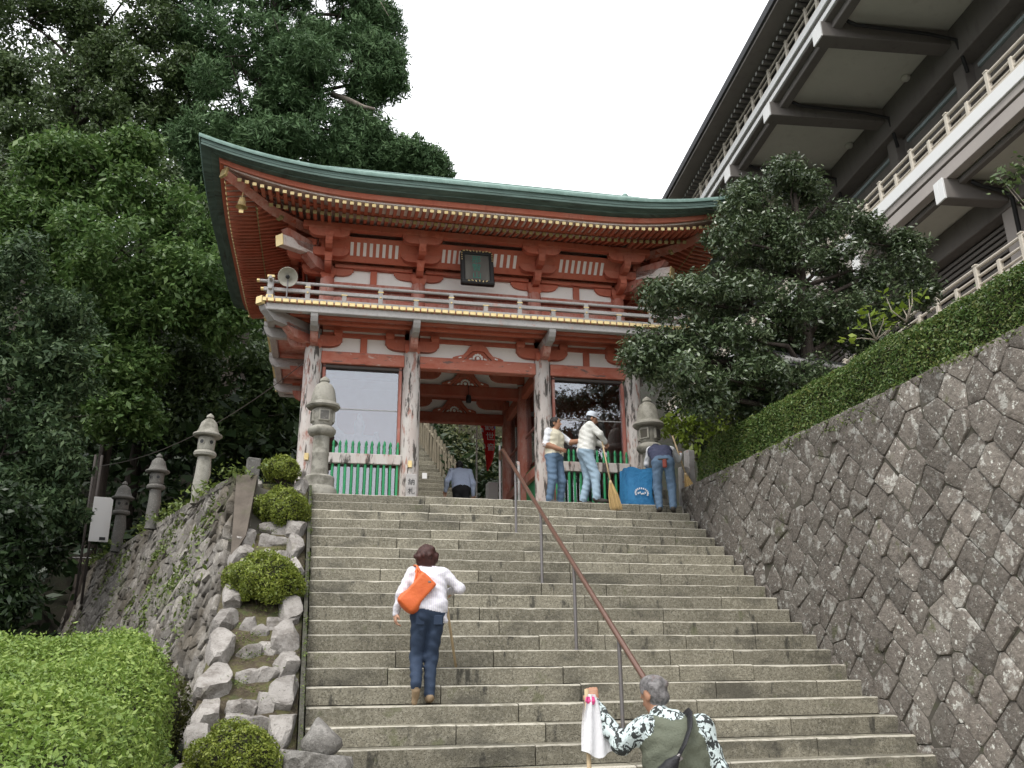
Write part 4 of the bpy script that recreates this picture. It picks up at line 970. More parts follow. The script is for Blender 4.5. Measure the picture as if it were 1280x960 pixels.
# deep forest on the slope: one uncountable mass of undergrowth
rng=np.random.default_rng(31); Q=[]
n=26000; X=rng.uniform(-26,2.5,n); Y=rng.uniform(25,46,n); Zb=ground_h(X,Y); P=np.stack([X,Y,Zb+rng.uniform(0,1,n)**1.5*(3.2+1.6*vnoise(X,Y,.5))],1)
Q.append(leaf_quads(P,rng.normal(size=(n,3))*.5,.42,.2,rng,.6))
n=9000; X=rng.uniform(4.45,7,n); Y=rng.uniform(24.3,30,n); P=np.stack([X,Y,6.6+(Y-24.3)*.75+rng.uniform(-1.2,.9,n)],1); QR=leaf_quads(P,np.tile([[0,-1.,.3]],(n,1)),.15,.06,rng,.3)
n=9000; X=rng.uniform(4.2,9,n); Y=rng.uniform(22,30,n); Zb=ground_h(X,Y); P=np.stack([X,Y,Zb+rng.uniform(0,1,n)**1.5*1.6],1); Q.append(leaf_quads(P,rng.normal(size=(n,3))*.5,.25,.1,rng,.6))
n=14000; X=rng.uniform(-14,-2.6,n); Y=rng.uniform(14,27,n); keep=X<-4.2-(Y-14)*.42; X,Y=X[keep],Y[keep]; Zb=ground_h(X,Y); P=np.stack([X,Y,Zb+rng.uniform(0,1,len(X))**1.4*1.7],1); Q.append(leaf_quads(P,rng.normal(size=(len(X),3))*.5,.2,.08,rng,.6))
n=16000; X=rng.uniform(-16,-5.2,n); Y=rng.uniform(21,31,n); keep=X<-3.2-(Y-14)*.40; X,Y=X[keep],Y[keep]; Zb=ground_h(X,Y); P=np.stack([X,Y,Zb+rng.uniform(0,1,len(X))*3.0],1); Q.append(leaf_quads(P,rng.normal(size=(len(X),3))*.5,.26,.11,rng,.6))
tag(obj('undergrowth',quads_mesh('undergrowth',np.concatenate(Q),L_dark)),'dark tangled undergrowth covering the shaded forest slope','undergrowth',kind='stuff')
tag(obj('ivy_slope',quads_mesh('ivy_slope',QR,leafmat('ivy_leaf',[(.05,.06,.02),(.08,.095,.03),(.13,.14,.05)],.2))),'olive ivy trailing over the bank beyond the gate','ivy',kind='stuff')
# trees farther up the slope, closing the view
for i,(px,py,Y_,h) in enumerate(((60,380,38,1),(170,330,40,1),(280,300,41,1),(20,250,40,1),(120,560,36,1),(250,590,36,1),(540,505,38,1),(640,500,38,1),(60,130,44,1),(190,200,43,1),(300,240,43,1),(250,400,36,1))):
    c=at(px,py,Y=Y_); base=planted(c.x,Y_)
    labels=['dark forest tree at far left behind the camellia','dim forest tree behind the bright broadleaf tree','dim forest tree just left of the gate roof','dark forest tree below the oak at the left edge','black shaded tree behind the smallest lantern','black shaded tree behind the tallest wall lantern','shaded tree seen through the gate above far steps','shaded tree seen through the gate behind red banner','dark distant forest tree filling gaps below the oak','dim distant tree between cedar and oak','dim distant tree behind the corner of the roof','dark tree hanging over the shaded tree near gate side']
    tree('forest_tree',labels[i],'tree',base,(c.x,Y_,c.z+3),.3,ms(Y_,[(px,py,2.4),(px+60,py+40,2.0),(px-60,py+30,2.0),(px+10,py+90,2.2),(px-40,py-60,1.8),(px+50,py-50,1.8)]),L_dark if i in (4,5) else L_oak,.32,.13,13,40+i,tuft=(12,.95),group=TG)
# podocarp: cloud-like pads on spreading limbs
pods=[(992,222,.42,.0),(1005,240,.35,.3),(925,262,.45,.2),(965,280,.5,.0),(1040,275,.5,.3),(1095,290,.45,.2),(915,300,.42,-.2),(1000,320,.6,-.2),(1060,330,.6,.0),(1125,345,.5,.2),(880,365,.5,-.3),(835,375,.42,-.4),(930,370,.55,-.2),(985,385,.5,-.4),(1050,385,.55,-.3),(1110,385,.45,.0),(1150,368,.35,.1),
      (820,425,.4,-.5),(870,420,.5,-.4),(930,425,.55,-.4),(990,430,.45,.3),(850,470,.5,-.5),(905,475,.55,-.5),(960,470,.5,-.4),(1010,470,.45,-.2),(880,492,.4,-.4),(1075,360,.5,.4),(1020,300,.5,.4),(950,330,.5,.5),(900,400,.5,.4),(960,440,.5,.6),(1030,420,.5,.5),(870,450,.5,.5),(925,240,.3,.2),(1130,310,.3,.2),(940,500,.45,.0),(1085,420,.4,.2),(805,452,.3,-.4)]
pm=[]
for px,py,r,dy in pods:
    c=at(px,py,Y=13.2+dy); pm.append(((c.x,c.y,c.z),(r*1.25,r*1.2,r*.66)))
tree('podocarp_tree','dark evergreen garden tree trained into layered pads above the hedge','tree',(8.75,13.3,4.9),(8.9,13.3,10.6),.19,pm,L_pod,.084,.033,290,51,tuft=(11,.28),flat=.7)
# yellow-green shrub behind the right lantern
q=[at(870,525,Y=15.2),at(895,540,Y=15.0),at(845,530,Y=15.4),at(910,520,Y=15.3),at(860,550,Y=15.2)]
tree('yellow_green_shrub','loose yellow green shrub behind the right stair lantern','shrub',(q[0].x,15.2,4.6),(q[0].x,15.2,q[0].z),.05,[((c.x,c.y,c.z),(.38,.38,.34)) for c in q],L_yel,.11,.05,120,52,tuft=(6,.18),flat=.6)
q=[at(900,505,Y=17.5),at(940,500,Y=17.3),at(880,545,Y=17.6),at(925,545,Y=17.4),at(965,530,Y=17.2),at(850,500,Y=18)]
tree('dark_garden_shrub','dim green shrub filling the gap behind the yellow green one','shrub',(q[0].x,17.5,4.6),(q[0].x,17.5,q[0].z),.07,[((c.x,c.y,c.z),(.7,.7,.55)) for c in q],L_oak,.11,.045,110,53,tuft=(9,.3),flat=.5)
# hedges
def box_hedge(name,label,corner_fn,nu,nv,mat_,L,W,n,seed,inner):
    pass
rng=np.random.default_rng(61)
hroot=tag(empty('clipped_hedge',(7.3,9,4.95)),'long clipped dark green hedge along the top of retaining wall','hedge')
n=120000; y=rng.uniform(2.2,14.45,n); per=rng.uniform(0,1.75,n)  # unrolled section: 0-.75 front face, .75-1.75 top
x=np.where(per<.75,6.98-.16*(per/.75)*0,6.98+(per-.75)); z=np.where(per<.75,5.0+per,5.76)
edge=np.clip(1-np.abs(per-.75)/.14,0,1); x=x+edge*.05; z=z-edge*.05
wob=.03*vnoise(y*1.3+z,z*2.2+y*.6,2.3)+.02*vnoise(y*2+3,x*3,4); dep=-np.abs(rng.normal(size=n))*.035
nrm=np.where((per<.75)[:,None],np.array([[-1,0,.15]]),np.array([[0,0,1.]]))
P=np.stack([x,y,z],1)+nrm*(wob+dep)[:,None]+rng.normal(size=(n,3))*.012
st_=rng.random(n)<.012; P[st_]+=nrm[st_]*np.abs(rng.normal(size=(st_.sum(),1)))*.05; fin=y>13.9; P[fin,2]-= (y[fin]-13.9)*.5*(P[fin,2]-4.95)/.9
obj('leaves',quads_mesh('leaves',leaf_quads(P,nrm,.042,.016,rng,.1)-np.array([7.3,9,4.95]),L_hedge),hroot)
m=MB(); m.prism([(7.11,2.2,4.9),(7.11,14.2,4.9),(7.11,13.8,5.62),(7.11,2.2,5.62)],(.8,0,0)); m.v=[v-np.array([7.3,9,4.95]) for v in m.v]; m.build('dark_core',M_core,hroot)  # added solid core that blocks sight through the hedge leaves
# azalea mound, near left
rng=np.random.default_rng(62); ar=empty('azalea_hedge',(-2.6,6.0,.3)); tag(ar,'broad bright green azalea mound sloping up in the lower corner','hedge')
AO=np.array([-2.6,6.0,.3])
def az_top(u,v):
    """u 0..1 left to right, v 0..1 near to far"""
    X=-6.2+u*5.25+.35*(1-v)*u; Y=3.2+v*4.6
    Z=1.08+1.12*v**.85+.10*vnoise(X,Y,1.6)+.05*vnoise(X,Y,4.0)
    e=np.clip((u-.94)/.06,0,1); e2=np.clip((v-.92)/.08,0,1)
    return np.stack([X,Y,Z-.30*e**2-.22*e2**2],-1)
n=95000; u=np.where(rng.random(n)<.82,rng.uniform(.70,1,n),rng.uniform(.3,.7,n)); v=rng.uniform(0,1,n)**.9; P=az_top(u,v); P[:,2]-=np.abs(rng.normal(size=n))*.045-.02*vnoise(P[:,0]*9,P[:,1]*9); st_=rng.random(n)<.02; P[st_,2]+=np.abs(rng.normal(size=st_.sum()))*.05; P+=rng.normal(size=(n,3))*.02
n2=20000; v2=rng.uniform(0,1,n2); P2=az_top(np.full(n2,1.0),v2); P2[:,2]-=rng.uniform(0,1,n2)*1.0; P2[:,0]+=.05*vnoise(P2[:,1],P2[:,2],4)+rng.normal(size=n2)*.03
n3=6000; u3=rng.uniform(.4,1,n3); P3=az_top(u3,np.ones(n3)); P3[:,2]-=rng.uniform(0,.5,n3)
D=np.concatenate([np.tile([[.0,-.35,.9]],(n,1)),np.tile([[1.,0,.2]],(n2,1)),np.tile([[0,1.,.2]],(n3,1))])
obj('leaves',quads_mesh('leaves',leaf_quads(np.concatenate([P,P2,P3]),D,.034,.0145,rng,.25)-AO,L_azal),ar)
gu,gv=np.meshgrid(np.linspace(0,.985,24),np.linspace(0,.98,24)); T=az_top(gu,gv)-np.array([0,0,.09]); idx=np.arange(24*24).reshape(24,24)
m=MB(); m.add(T.reshape(-1,3)-AO,np.stack([idx[:-1,:-1],idx[:-1,1:],idx[1:,1:],idx[1:,:-1]],-1).reshape(-1,4))
bot=T[:,-1].copy(); bot[:,2]=0; k=len(bot); m.add(np.concatenate([T[:,-1],bot])-AO,[(i,i+1,k+i+1,k+i) for i in range(k-1)])
bot=T[-1].copy(); bot[:,2]=0; m.add(np.concatenate([T[-1],bot])-AO,[(i,i+1,k+i+1,k+i) for i in range(k-1)]); m.build('dark_core',M_core,ar,smooth=True)  # added dark sheet under the leaves, no real twigs
# dark filler shrub between azalea and border
def round_shrub(name,label,c,r,n,mat_,seed,L=.036,W=.017,group=None,low=-.85):
    rng=np.random.default_rng(seed); root=tag(empty(name,(c[0],c[1],c[2]-r[2]*.75)),label,'shrub',group); O=np.array([c[0],c[1],c[2]-r[2]*.75])
    P,D=shell(c,r,n,rng,.16); ok=D[:,2]>low; P,D=P[ok],D[ok]; st_=rng.random(len(P))<.025; P[st_]+=D[st_]*np.abs(rng.normal(size=(st_.sum(),1)))*.04
    obj('leaves',quads_mesh('leaves',leaf_quads(P,D,L,W,rng,.1)-O,mat_),root)
    v,f=ICO2; vv=v*.82; vv[:,2]=np.maximum(vv[:,2],low*.6); m=MB(); m.add(vv*np.array(r)+np.array(c)-O,f); m.build('dark_core',M_core,root,smooth=True)  # added dark solid inside the leaves, stops see-through
    m=MB()
    for k in range(9):
        a=k*.7; m.tube([np.array(c)-O+np.array([.12*r[0]*math.cos(a),.12*r[1]*math.sin(a),-r[2]*1.05]),np.array(c)-O+np.array([.6*r[0]*math.cos(a),.6*r[1]*math.sin(a),-r[2]*.3])],[.012,.006],5)
    m.build('stems',M_bark,root); return root
SG='clipped round shrubs in the rockery'
round_shrub('round_shrub','small round clipped shrub at the top, beside the stone lantern',(-.34,14.45,4.97),(.30,.30,.22),7000,L_ball,71)
round_shrub('round_shrub','wide clipped round shrub second from the top of the rockery',(-.26,13.3,4.10),(.41,.38,.33),12000,L_ball,72)
round_shrub('round_shrub','largest domed shrub with bare stems halfway down the rockery',(-.36,11.35,2.86),(.47,.42,.36),17000,L_ball,73,low=-.7)
round_shrub('round_shrub','round shrub at the bottom of the rockery, cut by frame edge',(-.40,8.5,1.06),(.40,.36,.34),16000,L_ball,74,L=.03,W=.014)
round_shrub('dark_shrub','dim olive shrub wedged between azalea mound and rockery',(-1.35,9.9,1.35),(.40,.7,.55),9000,leafmat('olive_leaf',[(.05,.055,.012),(.08,.085,.02),(.10,.13,.03)],.2),75)
round_shrub('dark_shrub','low dim green shrub tucked below the olive one',(-1.25,8.9,.8),(.35,.6,.5),8000,L_hedge,76)
# moss and weeds on the leaning wall
rng=np.random.default_rng(81); Q=[]
for k in range(46):
    u=rng.uniform(0,13); v=rng.uniform(1.2,4.4); c=org_l=A+LOUT*bt*4.6+ (np.array([B[0]-A[0],B[1]-A[1],0])/Lw)*u+np.array([-LOUT[0]*bt,-LOUT[1]*bt,1.])*v
    n=int(rng.uniform(60,240)); s=rng.uniform(.12,.38); e=rng.normal(size=(n,3))*np.array([s*.6,s,s*.8]); e-=np.outer(e@np.array([LOUT[0],LOUT[1],bt]),np.array([LOUT[0],LOUT[1],bt]))/(1+bt*bt)
    Q.append(leaf_quads(c+np.array([LOUT[0],LOUT[1],bt])*.06+e+rng.normal(size=(n,3))*.02,np.tile(np.array([LOUT[0],LOUT[1],.5]),(n,1)),.09,.035,rng,.2))
for k in range(30):
    t=rng.uniform(0,1); c=np.array([A[0]+(B[0]-A[0])*t,A[1]+(B[1]-A[1])*t,4.68]); n=90
    Q.append(leaf_quads(c+rng.normal(size=(n,3))*np.array([.15,.3,.05]),np.tile([[0,0,1.]],(n,1)),.09,.03,rng,.2))
tag(obj('moss',quads_mesh('moss',np.concatenate(Q),L_moss)),'mossy weeds growing out of the leaning stone wall','weeds',kind='stuff')
# thin weeds on soil bed and right wall top
rng=np.random.default_rng(82); Q=[]
for k in range(60):
    y=rng.uniform(7.8,14.2); c=np.array([rng.uniform(-.6,.0),y,slope_z(y)+.03]); n=40; Q.append(leaf_quads(c+rng.normal(size=(n,3))*np.array([.07,.08,.02]),np.tile([[0,0,1.]],(n,1)),.03,.012,rng,.2))
for k in range(90):
    y=rng.uniform(7.6,14.4); c=np.array([.145,y,slope_z(y)+rng.uniform(-.1,.17)]); n=26; Q.append(leaf_quads(c+rng.normal(size=(n,3))*np.array([.012,.06,.04]),np.tile([[.3,0,1.]],(n,1)),.028,.012,rng,.2))
for k in range(26):
    y=rng.uniform(5.5,13.5); c=np.array([6.76,y,4.97]); n=50; Q.append(leaf_quads(c+rng.normal(size=(n,3))*np.array([.03,.16,.03])-np.array([0,0,abs(rng.normal())*.1]),np.tile([[-.6,0,.6]],(n,1)),.04,.017,rng,.2))
tag(obj('small_weeds',quads_mesh('small_weeds',np.concatenate(Q),L_moss)),'small green weeds in the rockery soil and joints','weeds',kind='stuff')
# leggy small plants above the hedge, and overhanging sprays
def sapling(name,label,base,tips,leafm,seed,L=.12,W=.06,nl=9,r=.012):
    rng=np.random.default_rng(seed); root=tag(empty(name,tuple(base)),label,'plant'); b=MB(); B0=np.array(base,float); Q=[]
    for t in tips:
        t=np.array(t,float)-B0; mid=t*.55+rng.normal(size=3)*.04; b.tube([(0,0,0),mid,t],[r,r*.7,r*.3],6)
        P=t+rng.normal(size=(nl,3))*np.array([.10,.10,.06]); Q.append(leaf_quads(P,np.tile([[0,-.3,1.]],(nl,1)),L,W,rng,.4))
        P=mid+(t-mid)*rng.uniform(0,1,(nl//2,1))+rng.normal(size=(nl//2,3))*.05; Q.append(leaf_quads(P,np.tile([[0,-.3,1.]],(nl//2,1)),L,W,rng,.4))
    b.build('stems',mat('pale_stem_'+str(seed),(.30,.26,.21),.8),root,smooth=True); obj('leaves',quads_mesh('leaves',np.concatenate(Q),leafm),root)
def av(px,py,Y): p=at(px,py,Y=Y); return (p.x,p.y,p.z)
sapling('leggy_plant','leggy plant with large pale leaves poking above hedge',av(1095,425,10.2),[av(1085,388,10.2),av(1105,395,10.1),av(1075,410,10.2),av(1060,425,10.3),av(1115,405,10.3)],L_yel,91)
sapling('leggy_plant','forked bare plant with few leaves above the hedge',av(1133,403,9.6),[av(1108,372,9.6),av(1136,370,9.5),av(1128,385,9.7),av(1140,362,9.6)],L_yel,92,nl=6)
sapling('leafy_spray','leafy branch reaching in at the right edge before the balconies',(12.8,9.6,4.9),[av(1270,215,9.0),av(1262,232,8.9),av(1278,205,9.0),av(1250,222,9.0)],L_oak,93,L=.10,W=.055,nl=26)
sapling('hanging_spray','small leafy twig hanging down from the top edge of sky',av(452,-40,30.5),[av(484,8,30),av(488,24,30),av(481,2,30)],L_ced,94,L=.2,W=.07,nl=9,r=.03)
# ------------------------------------------------------------------ stone lanterns
def lantern(name,label,loc,s,material,style=0,rz=0,tilt=(0,0),group='stone lanterns'):
    root=tag(empty(name,loc,rz),label,'lantern',group); root.rotation_euler=(tilt[0],tilt[1],rz); root.scale=(s,s,s)
    def part(nm,prof,n=22,**k): b=MB(); b.lathe(prof,n); return b.build(nm,k.get('m',material),root,angle=40)
    if style==0:
        part('base',[(.30,-.05),(.30,.10),(.28,.15),(.25,.18),(.25,.33),(.21,.36)])
        part('shaft',[(.15,.36),(.14,.42),(.133,.70),(.142,.72),(.142,.75),(.133,.77),(.133,1.02)]) 
        part('platform',[(.135,1.02),(.2,1.05),(.232,1.10),(.232,1.14),(.2,1.18),(.16,1.20)])
        z=1.20
        fb=part('fire_box',[(.14,z),(.17,z+.06),(.178,z+.17),(.168,z+.28),(.14,z+.31)])
        for a in range(4):
            b=MB(); an=a*math.pi/2-math.pi/2; b.box((.165*math.cos(an),.165*math.sin(an),z+.16),(.05,.19,.20),.01,rotz(an)); f=b.build('window_frame',material,fb)
            b=MB(); b.box((.178*math.cos(an),.178*math.sin(an),z+.16),(.03,.135,.15),.0,rotz(an)); b.build('dark_window_fill',M_wallgap if a%2 else M_lantd,fb)  # solid dark fill, shade of the hollow window put in as colour
        z=1.50
        part('roof',[(.15,z),(.26,z+.01),(.285,z+.04),(.27,z+.08),(.215,z+.11),(.20,z+.22),(.175,z+.34),(.135,z+.42),(.085,z+.455),(.07,z+.47)])
        part('finial',[(.07,z+.47),(.085,z+.49),(.075,z+.53),(.03,z+.57),(.005,z+.585)],14)
    else:
        b=MB(); b.tube([(0,0,-.1),(.01,0,0.05),(-.02,0,.3),(.015,0,.6),(0,0,.95)],[.17,.16,.155,.165,.145],14); b.build('shaft',material,root,angle=50)
        part('platform',[(.14,.95),(.23,.98),(.245,1.03),(.22,1.08),(.16,1.10)])
        z=1.10; fb=part('fire_box',[(.165,z),(.18,z+.03),(.185,z+.28),(.165,z+.31)])
        for an in (-2.2,-1.1):
            b=MB(); b.tube([(.15*math.cos(an),.15*math.sin(an),z+.17),(.19*math.cos(an),.19*math.sin(an),z+.17)],.062,14); b.build('round_rim',material,fb,angle=40)
            b=MB(); b.tube([(.15*math.cos(an),.15*math.sin(an),z+.17),(.194*math.cos(an),.194*math.sin(an),z+.17)],.043,14); b.build('dark_round_fill',M_dark,fb,angle=40)  # solid black plug, shade of the round window put in as colour
        z=1.41
        part('roof',[(.15,z),(.28,z+.0),(.315,z+.03),(.31,z+.06),(.24,z+.10),(.20,z+.2),(.17,z+.32),(.10,z+.40),(.06,z+.42)])
        part('finial',[(.06,z+.42),(.085,z+.45),(.075,z+.49),(.03,z+.53),(.005,z+.55)],14)
    return root
lantern('stone_lantern','stone lantern with square windows at left top of stairs',(.27,14.86,ZT-.02),1.03,M_lant,0,R(8))
lantern('stone_lantern','stone lantern half hidden behind the bending sweeper',(6.32,15.0,ZT-.02),1.06,M_lant,0,R(40))
lantern('stone_lantern','tall pale lantern with round windows on the leaning wall',(-1.70,15.62,4.64),.79,M_lant,1,R(10),(.0,.04))
lantern('stone_lantern','dark lantern with crescent window, middle one on leaning wall',(-2.82,18.35,4.62),.74,M_lantd,1,R(-10))
lantern('stone_lantern','smallest dark lantern beside the white sign on leaning wall',(-4.02,21.72,4.6),.80,M_lantd,1,R(20))
# white sign board with poles, and an overhead wire
sg=tag(empty('sign_board',(-4.55,22.3,4.0)),'plain white sign board on thin poles behind the smallest lantern','sign')
m=MB(); m.box((0,0,1.35),(.42,.03,1.05),.005); m.build('panel',M_pwhite,sg,rot=(0,0,R(12))); m=MB(); m.box((.08,-.02,.90),(.13,.01,.07)); m.build('printed_mark',M_ink,sg,rot=(0,0,R(12)))
for x in (-.32,-.18): m=MB(); m.tube([(x,.03,-.6),(x,.03,2.9)],.03,8); m.build('pole',M_dkwood,sg,smooth=True)
m=MB(); m.tube([(-.5,.03,.45),(-.1,.03,.45)],.02,6); m.build('crossbar',M_steel,sg)
P0=np.array([-4.9,22.3,6.6]); P1=np.array(Gm@Vector((-3.3,.3,2.95))); m=MB(); m.tube([P0+(P1-P0)*t+np.array([0,0,-.45*4*t*(1-t)]) for t in np.linspace(0,1,14)],.008,5)
tag(m.build('overhead_wire',M_dkwood),'thin wire sagging from the gate corner towards the trees','wire')
# ------------------------------------------------------------------ stair handrail
hr=tag(empty('stair_handrail',(3.33,10,0)),'brown metal handrail on grey posts running up the stairs','handrail')
def ry(y): return slope_z(y)+.92
m=MB(); pts=[(0,6.6,ry(6.6)-.25),(0,6.72,ry(6.72))]+[(0,y,ry(y)) for y in (8,9.5,11,12.5,13.6)]+[(0,14.35,ry(14.35)),(0,14.52,ry(14.4)-.02),(0,14.55,ry(14.4)-.16)]
m.tube([(p[0],p[1]-10,p[2]) for p in pts],.03,12); m.build('rail',M_bronze,hr,smooth=True)
for k in (0.2,4,9,14,19,24):
    y=YT-TREAD*k+.15; z0=ZT-RISE*math.floor(k+.01); m=MB(); m.tube([(0,y-10,z0-.02),(0,y-10,ry(y)-.01)],.021,10); m.lathe([(.045,0),(.045,.012),(.022,.016)],12,c=(0,y-10,z0)); m.build('post',M_steel,hr,angle=40)
hr2=tag(empty('gate_handrail',(4.05,16.1,ZT)),'short pale metal handrail end by the inner red column','handrail')
m=MB(); m.tube([(0,0,0),(0,0,1.0),(0,.03,1.05),(0,.1,1.07),(0,.17,1.04)],.028,10); m.build('post',M_rail,hr2,smooth=True)
# ------------------------------------------------------------------ things seen through the gate
b=MB(); b.box((0,0,.8),(.26,.26,1.6),.02); tag(b.build('white_post',M_pwhite,loc=(4.5,20.6,ZT)),'square white post below the red banner inside the gate','post')
bn=tag(empty('red_banner',(4.42,20.9,ZT)),'red banner with white lettering and blue edge hanging behind gate','banner')
m=MB(); m.tube([(-.24,0,0),(-.24,0,4.2)],.02,8); m.tube([(-.27,0,3.9),(.28,0,3.9)],.013,6); m.build('pole',M_pwhite,bn,smooth=True)
V=[];nz=18;nx_=8
for i in range(nz+1):
    t=i/nz; wdt=.44*(1-t)**.5+.05; z=3.85-t*1.85
    for j in range(nx_+1):
        s=j/nx_-.5; V.append((s*wdt+.02+.16*t**2*math.sin(t*3),.07*math.sin(s*9+t*4)*(1-.3*t),z-.04*math.cos(s*5)))
F=[];MI=[]
for i in range(nz):
    for j in range(nx_): F.append((i*(nx_+1)+j,i*(nx_+1)+j+1,(i+1)*(nx_+1)+j+1,(i+1)*(nx_+1)+j)); MI.append(1 if j==nx_-1 and i<8 else (2 if j==0 and i%4==0 else 0))
m=MB(); m.add(V,F); m.m=MI
M_ban=mat('red_banner_cloth',(.60,.03,.03),.7); o=m.build('cloth',[M_ban,mat('blue_edge',(.05,.15,.5),.7),M_cloth_white],bn,smooth=True)
for i,ch_ in enumerate('南無観世音'): text(ch_,.30-.025*i,M_cloth_white,o,(.02+.02*i,-.10,3.62-i*.27),ext=.01)
bn2=tag(empty('small_banner',(1.95,25.3,8.6)),'tiny distant red and white banner beside the far steps','banner')
m=MB(); m.box((.1,0,1.0),(.16,.01,.75),0); m.build('cloth',M_ban,bn2); m=MB(); m.tube([(0,0,-1.5),(0,0,1.5)],.015,6); m.build('pole',M_pwhite,bn2)
# log railings of the far flight
lg=MB(); lg.tube([(0,0,0),(0,0,1.15)],[.055,.05],8); lgm=lg.mesh('log_post',mat('weathered_log',(.22,.19,.14),.9,[('noise',12,.45,.65,(.13,.115,.08),.8,(1,1,.2))]),True,50)
lf=tag(empty('log_fence',(0,0,0)),'weathered log fence climbing beside the far steps','fence')
for k in range(19): 
    obj('log_post',lgm,lf,loc=(4.38-.036*k,25.0+k*.32,6.70+k*.197),rot=(rs.uniform(-.03,.03),rs.uniform(-.03,.03),0))
m=MB(); m.tube([(4.38,25.0,7.6),(4.05,28.0,9.45),(3.7,31.0,11.3)],.04,8); m.build('fence_rail',lgm.materials[0],lf,smooth=True)
lf2=tag(empty('log_fence',(0,0,0)),'short upright log fence right of the blue-shirted man','fence')
for k in range(8): obj('log_post',lgm,lf2,loc=(3.85+k*.14,22.2+k*.1,5.0),scale=(1,1,1.15))
m=MB(); m.tube([(3.8,22.2,6.1),(4.95,23.0,6.1)],.035,8); m.build('fence_rail',lgm.materials[0],lf2,smooth=True)
rng=np.random.default_rng(95)
bk=tag(rock('rock_outcrop',(5.9,27.5,8.4),(2.6,2.2,4.4),77,mat('mossy_outcrop',(.07,.062,.045),.95,[('noise',2,.45,.6,(.06,.065,.025),.9),('noise',9,.5,.66,(.11,.10,.08),.6)],bump=(9,1,.08)),None,base=ICO3),'mossy rock outcrop beyond the gate above the log fence','rock')
wg=tag(empty('white_lattice',(5.35,21.8,ZT)),'white lattice screen glimpsed between the inner columns','screen')
for z in (1.1,1.5,1.9,2.3): m=MB(); m.box((0,0,z),(.8,.03,.04)); m.build('lattice_bar',M_pwhite,wg)
for x in (-.3,0,.3): m=MB(); m.box((x,.02,1.7),(.03,.03,1.6)); m.build('lattice_bar',M_pwhite,wg)
# old timber posts behind the hedge end
for i,(x,y,h,lab) in enumerate(((7.05,14.95,1.15,'taller weathered timber stump post at the hedge end'),(6.88,14.85,.8,'shorter weathered timber stump post at the hedge end'))):
    m=MB(); m.box((0,0,h/2),(.16,.16,h),.02); tag(m.build('timber_post',M_rail,loc=(x,y,4.62),rot=(.02,.03,.2)),lab,'post')
# ------------------------------------------------------------------ brooms, bag
def broom(name,label,top,foot,bend=0):
    top=np.array(top,float); foot=np.array(foot,float); root=tag(empty(name,tuple(foot)),label,'broom'); T=top-foot; L=np.linalg.norm(T); d=T/L
    m=MB(); m.tube([d*L*.40,T],[.016,.014],8); m.build('handle',M_wood,root,smooth=True)
    m=MB(); m.tube([d*L*.36,d*L*.42],[.03,.022],10); m.build('binding',M_wood,root,smooth=True)
    rng=np.random.default_rng(len(label)); V=[]; x=np.cross(d,[0,1,0]); x/=np.linalg.norm(x); y=np.cross(d,x)
    for k in range(420):
        a=rng.uniform(0,6.28); r=rng.uniform(0,1)**.5; p0=d*L*.41+(x*math.cos(a)+y*math.sin(a))*.02*r; e=(x*math.cos(a)*.105+y*math.sin(a)*.055)*r+rng.normal(size=3)*.012; p2=d*L*rng.uniform(.0,.05)+e; pm_=(p0+p2)/2+(x*math.cos(a)*.02+y*math.sin(a)*.01)*r
        w_=np.cross(p2-p0,rng.normal(size=3)); w_=w_/np.linalg.norm(w_)*.0035
        V.append([p0-w_,p0+w_,pm_+w_,pm_-w_]); V.append([pm_-w_,pm_+w_,p2+w_*.5,p2-w_*.5])
    obj('bristles',quads_mesh('bristles',np.array(V),M_straw),root); return root
broom('straw_broom','straw broom with wooden handle held by the capped sweeper',(5.20,14.50,5.74),(5.32,14.26,4.46))
bb=broom('straw_broom','straw broom leaning behind the bending sweeper, bristles down',(6.62,14.60,5.95),(6.92,14.5,4.72))
bg_=tag(empty('blue_bag',(5.88,14.68,ZT)),'open blue tarpaulin bag with white round print on landing','bag')
V=[];n=10;hh=[0,.02,.2,.4,.6,.66]
for i,h in enumerate(hh):
    for s in range(4*n):
        a=s/(4*n); side=int(a*4); t=a*4-side; w2,d2=.245,.17
        if side==0: p=(-w2+2*w2*t,-d2)
        elif side==1: p=(w2,-d2+2*d2*t)
        elif side==2: p=(w2-2*w2*t,d2)
        else: p=(-w2,d2-2*d2*t)
        bl=1+.03*math.sin(h*9+side*2)+.015*math.sin(t*7+h*11+side); V.append((p[0]*bl+.008*math.sin(h*20+t*5),p[1]*bl+.012*math.sin(t*6+h*7),h+(.015*math.sin(t*8+side) if i==5 else 0)))
N4=4*n; F=[(i*N4+j,i*N4+(j+1)%N4,(i+1)*N4+(j+1)%N4,(i+1)*N4+j) for i in range(5) for j in range(N4)]+[tuple(range(N4))]
m=MB(); m.add(V,F); m.build('body',M_cloth_blue,bg_,angle=50,rot=(0,0,R(6)))
m=MB(); m.tube([(.24,-.08,.55),(.31,-.06,.50),(.32,.0,.47),(.31,.06,.50),(.24,.08,.55)],.014,6); m.build('handle',mat('navy_webbing',(.02,.06,.16),.7),bg_,rot=(0,0,R(6)),smooth=True)
m=MB()
for k in range(13):
    a=k/12*math.pi*1.25-.4; m.box((-.0+.125*math.cos(a),-.195,.20+.085*math.sin(a)),(.022,.006,.03),0,roty(math.pi/2-a))
for k in range(5): m.box((-.07+k*.035,-.195,.195+.014*math.sin(k*2)),(.022,.006,.035),.0,roty(k*.7))
m.build('printed_emblem',M_cloth_white,bg_,rot=(0,0,R(6)))
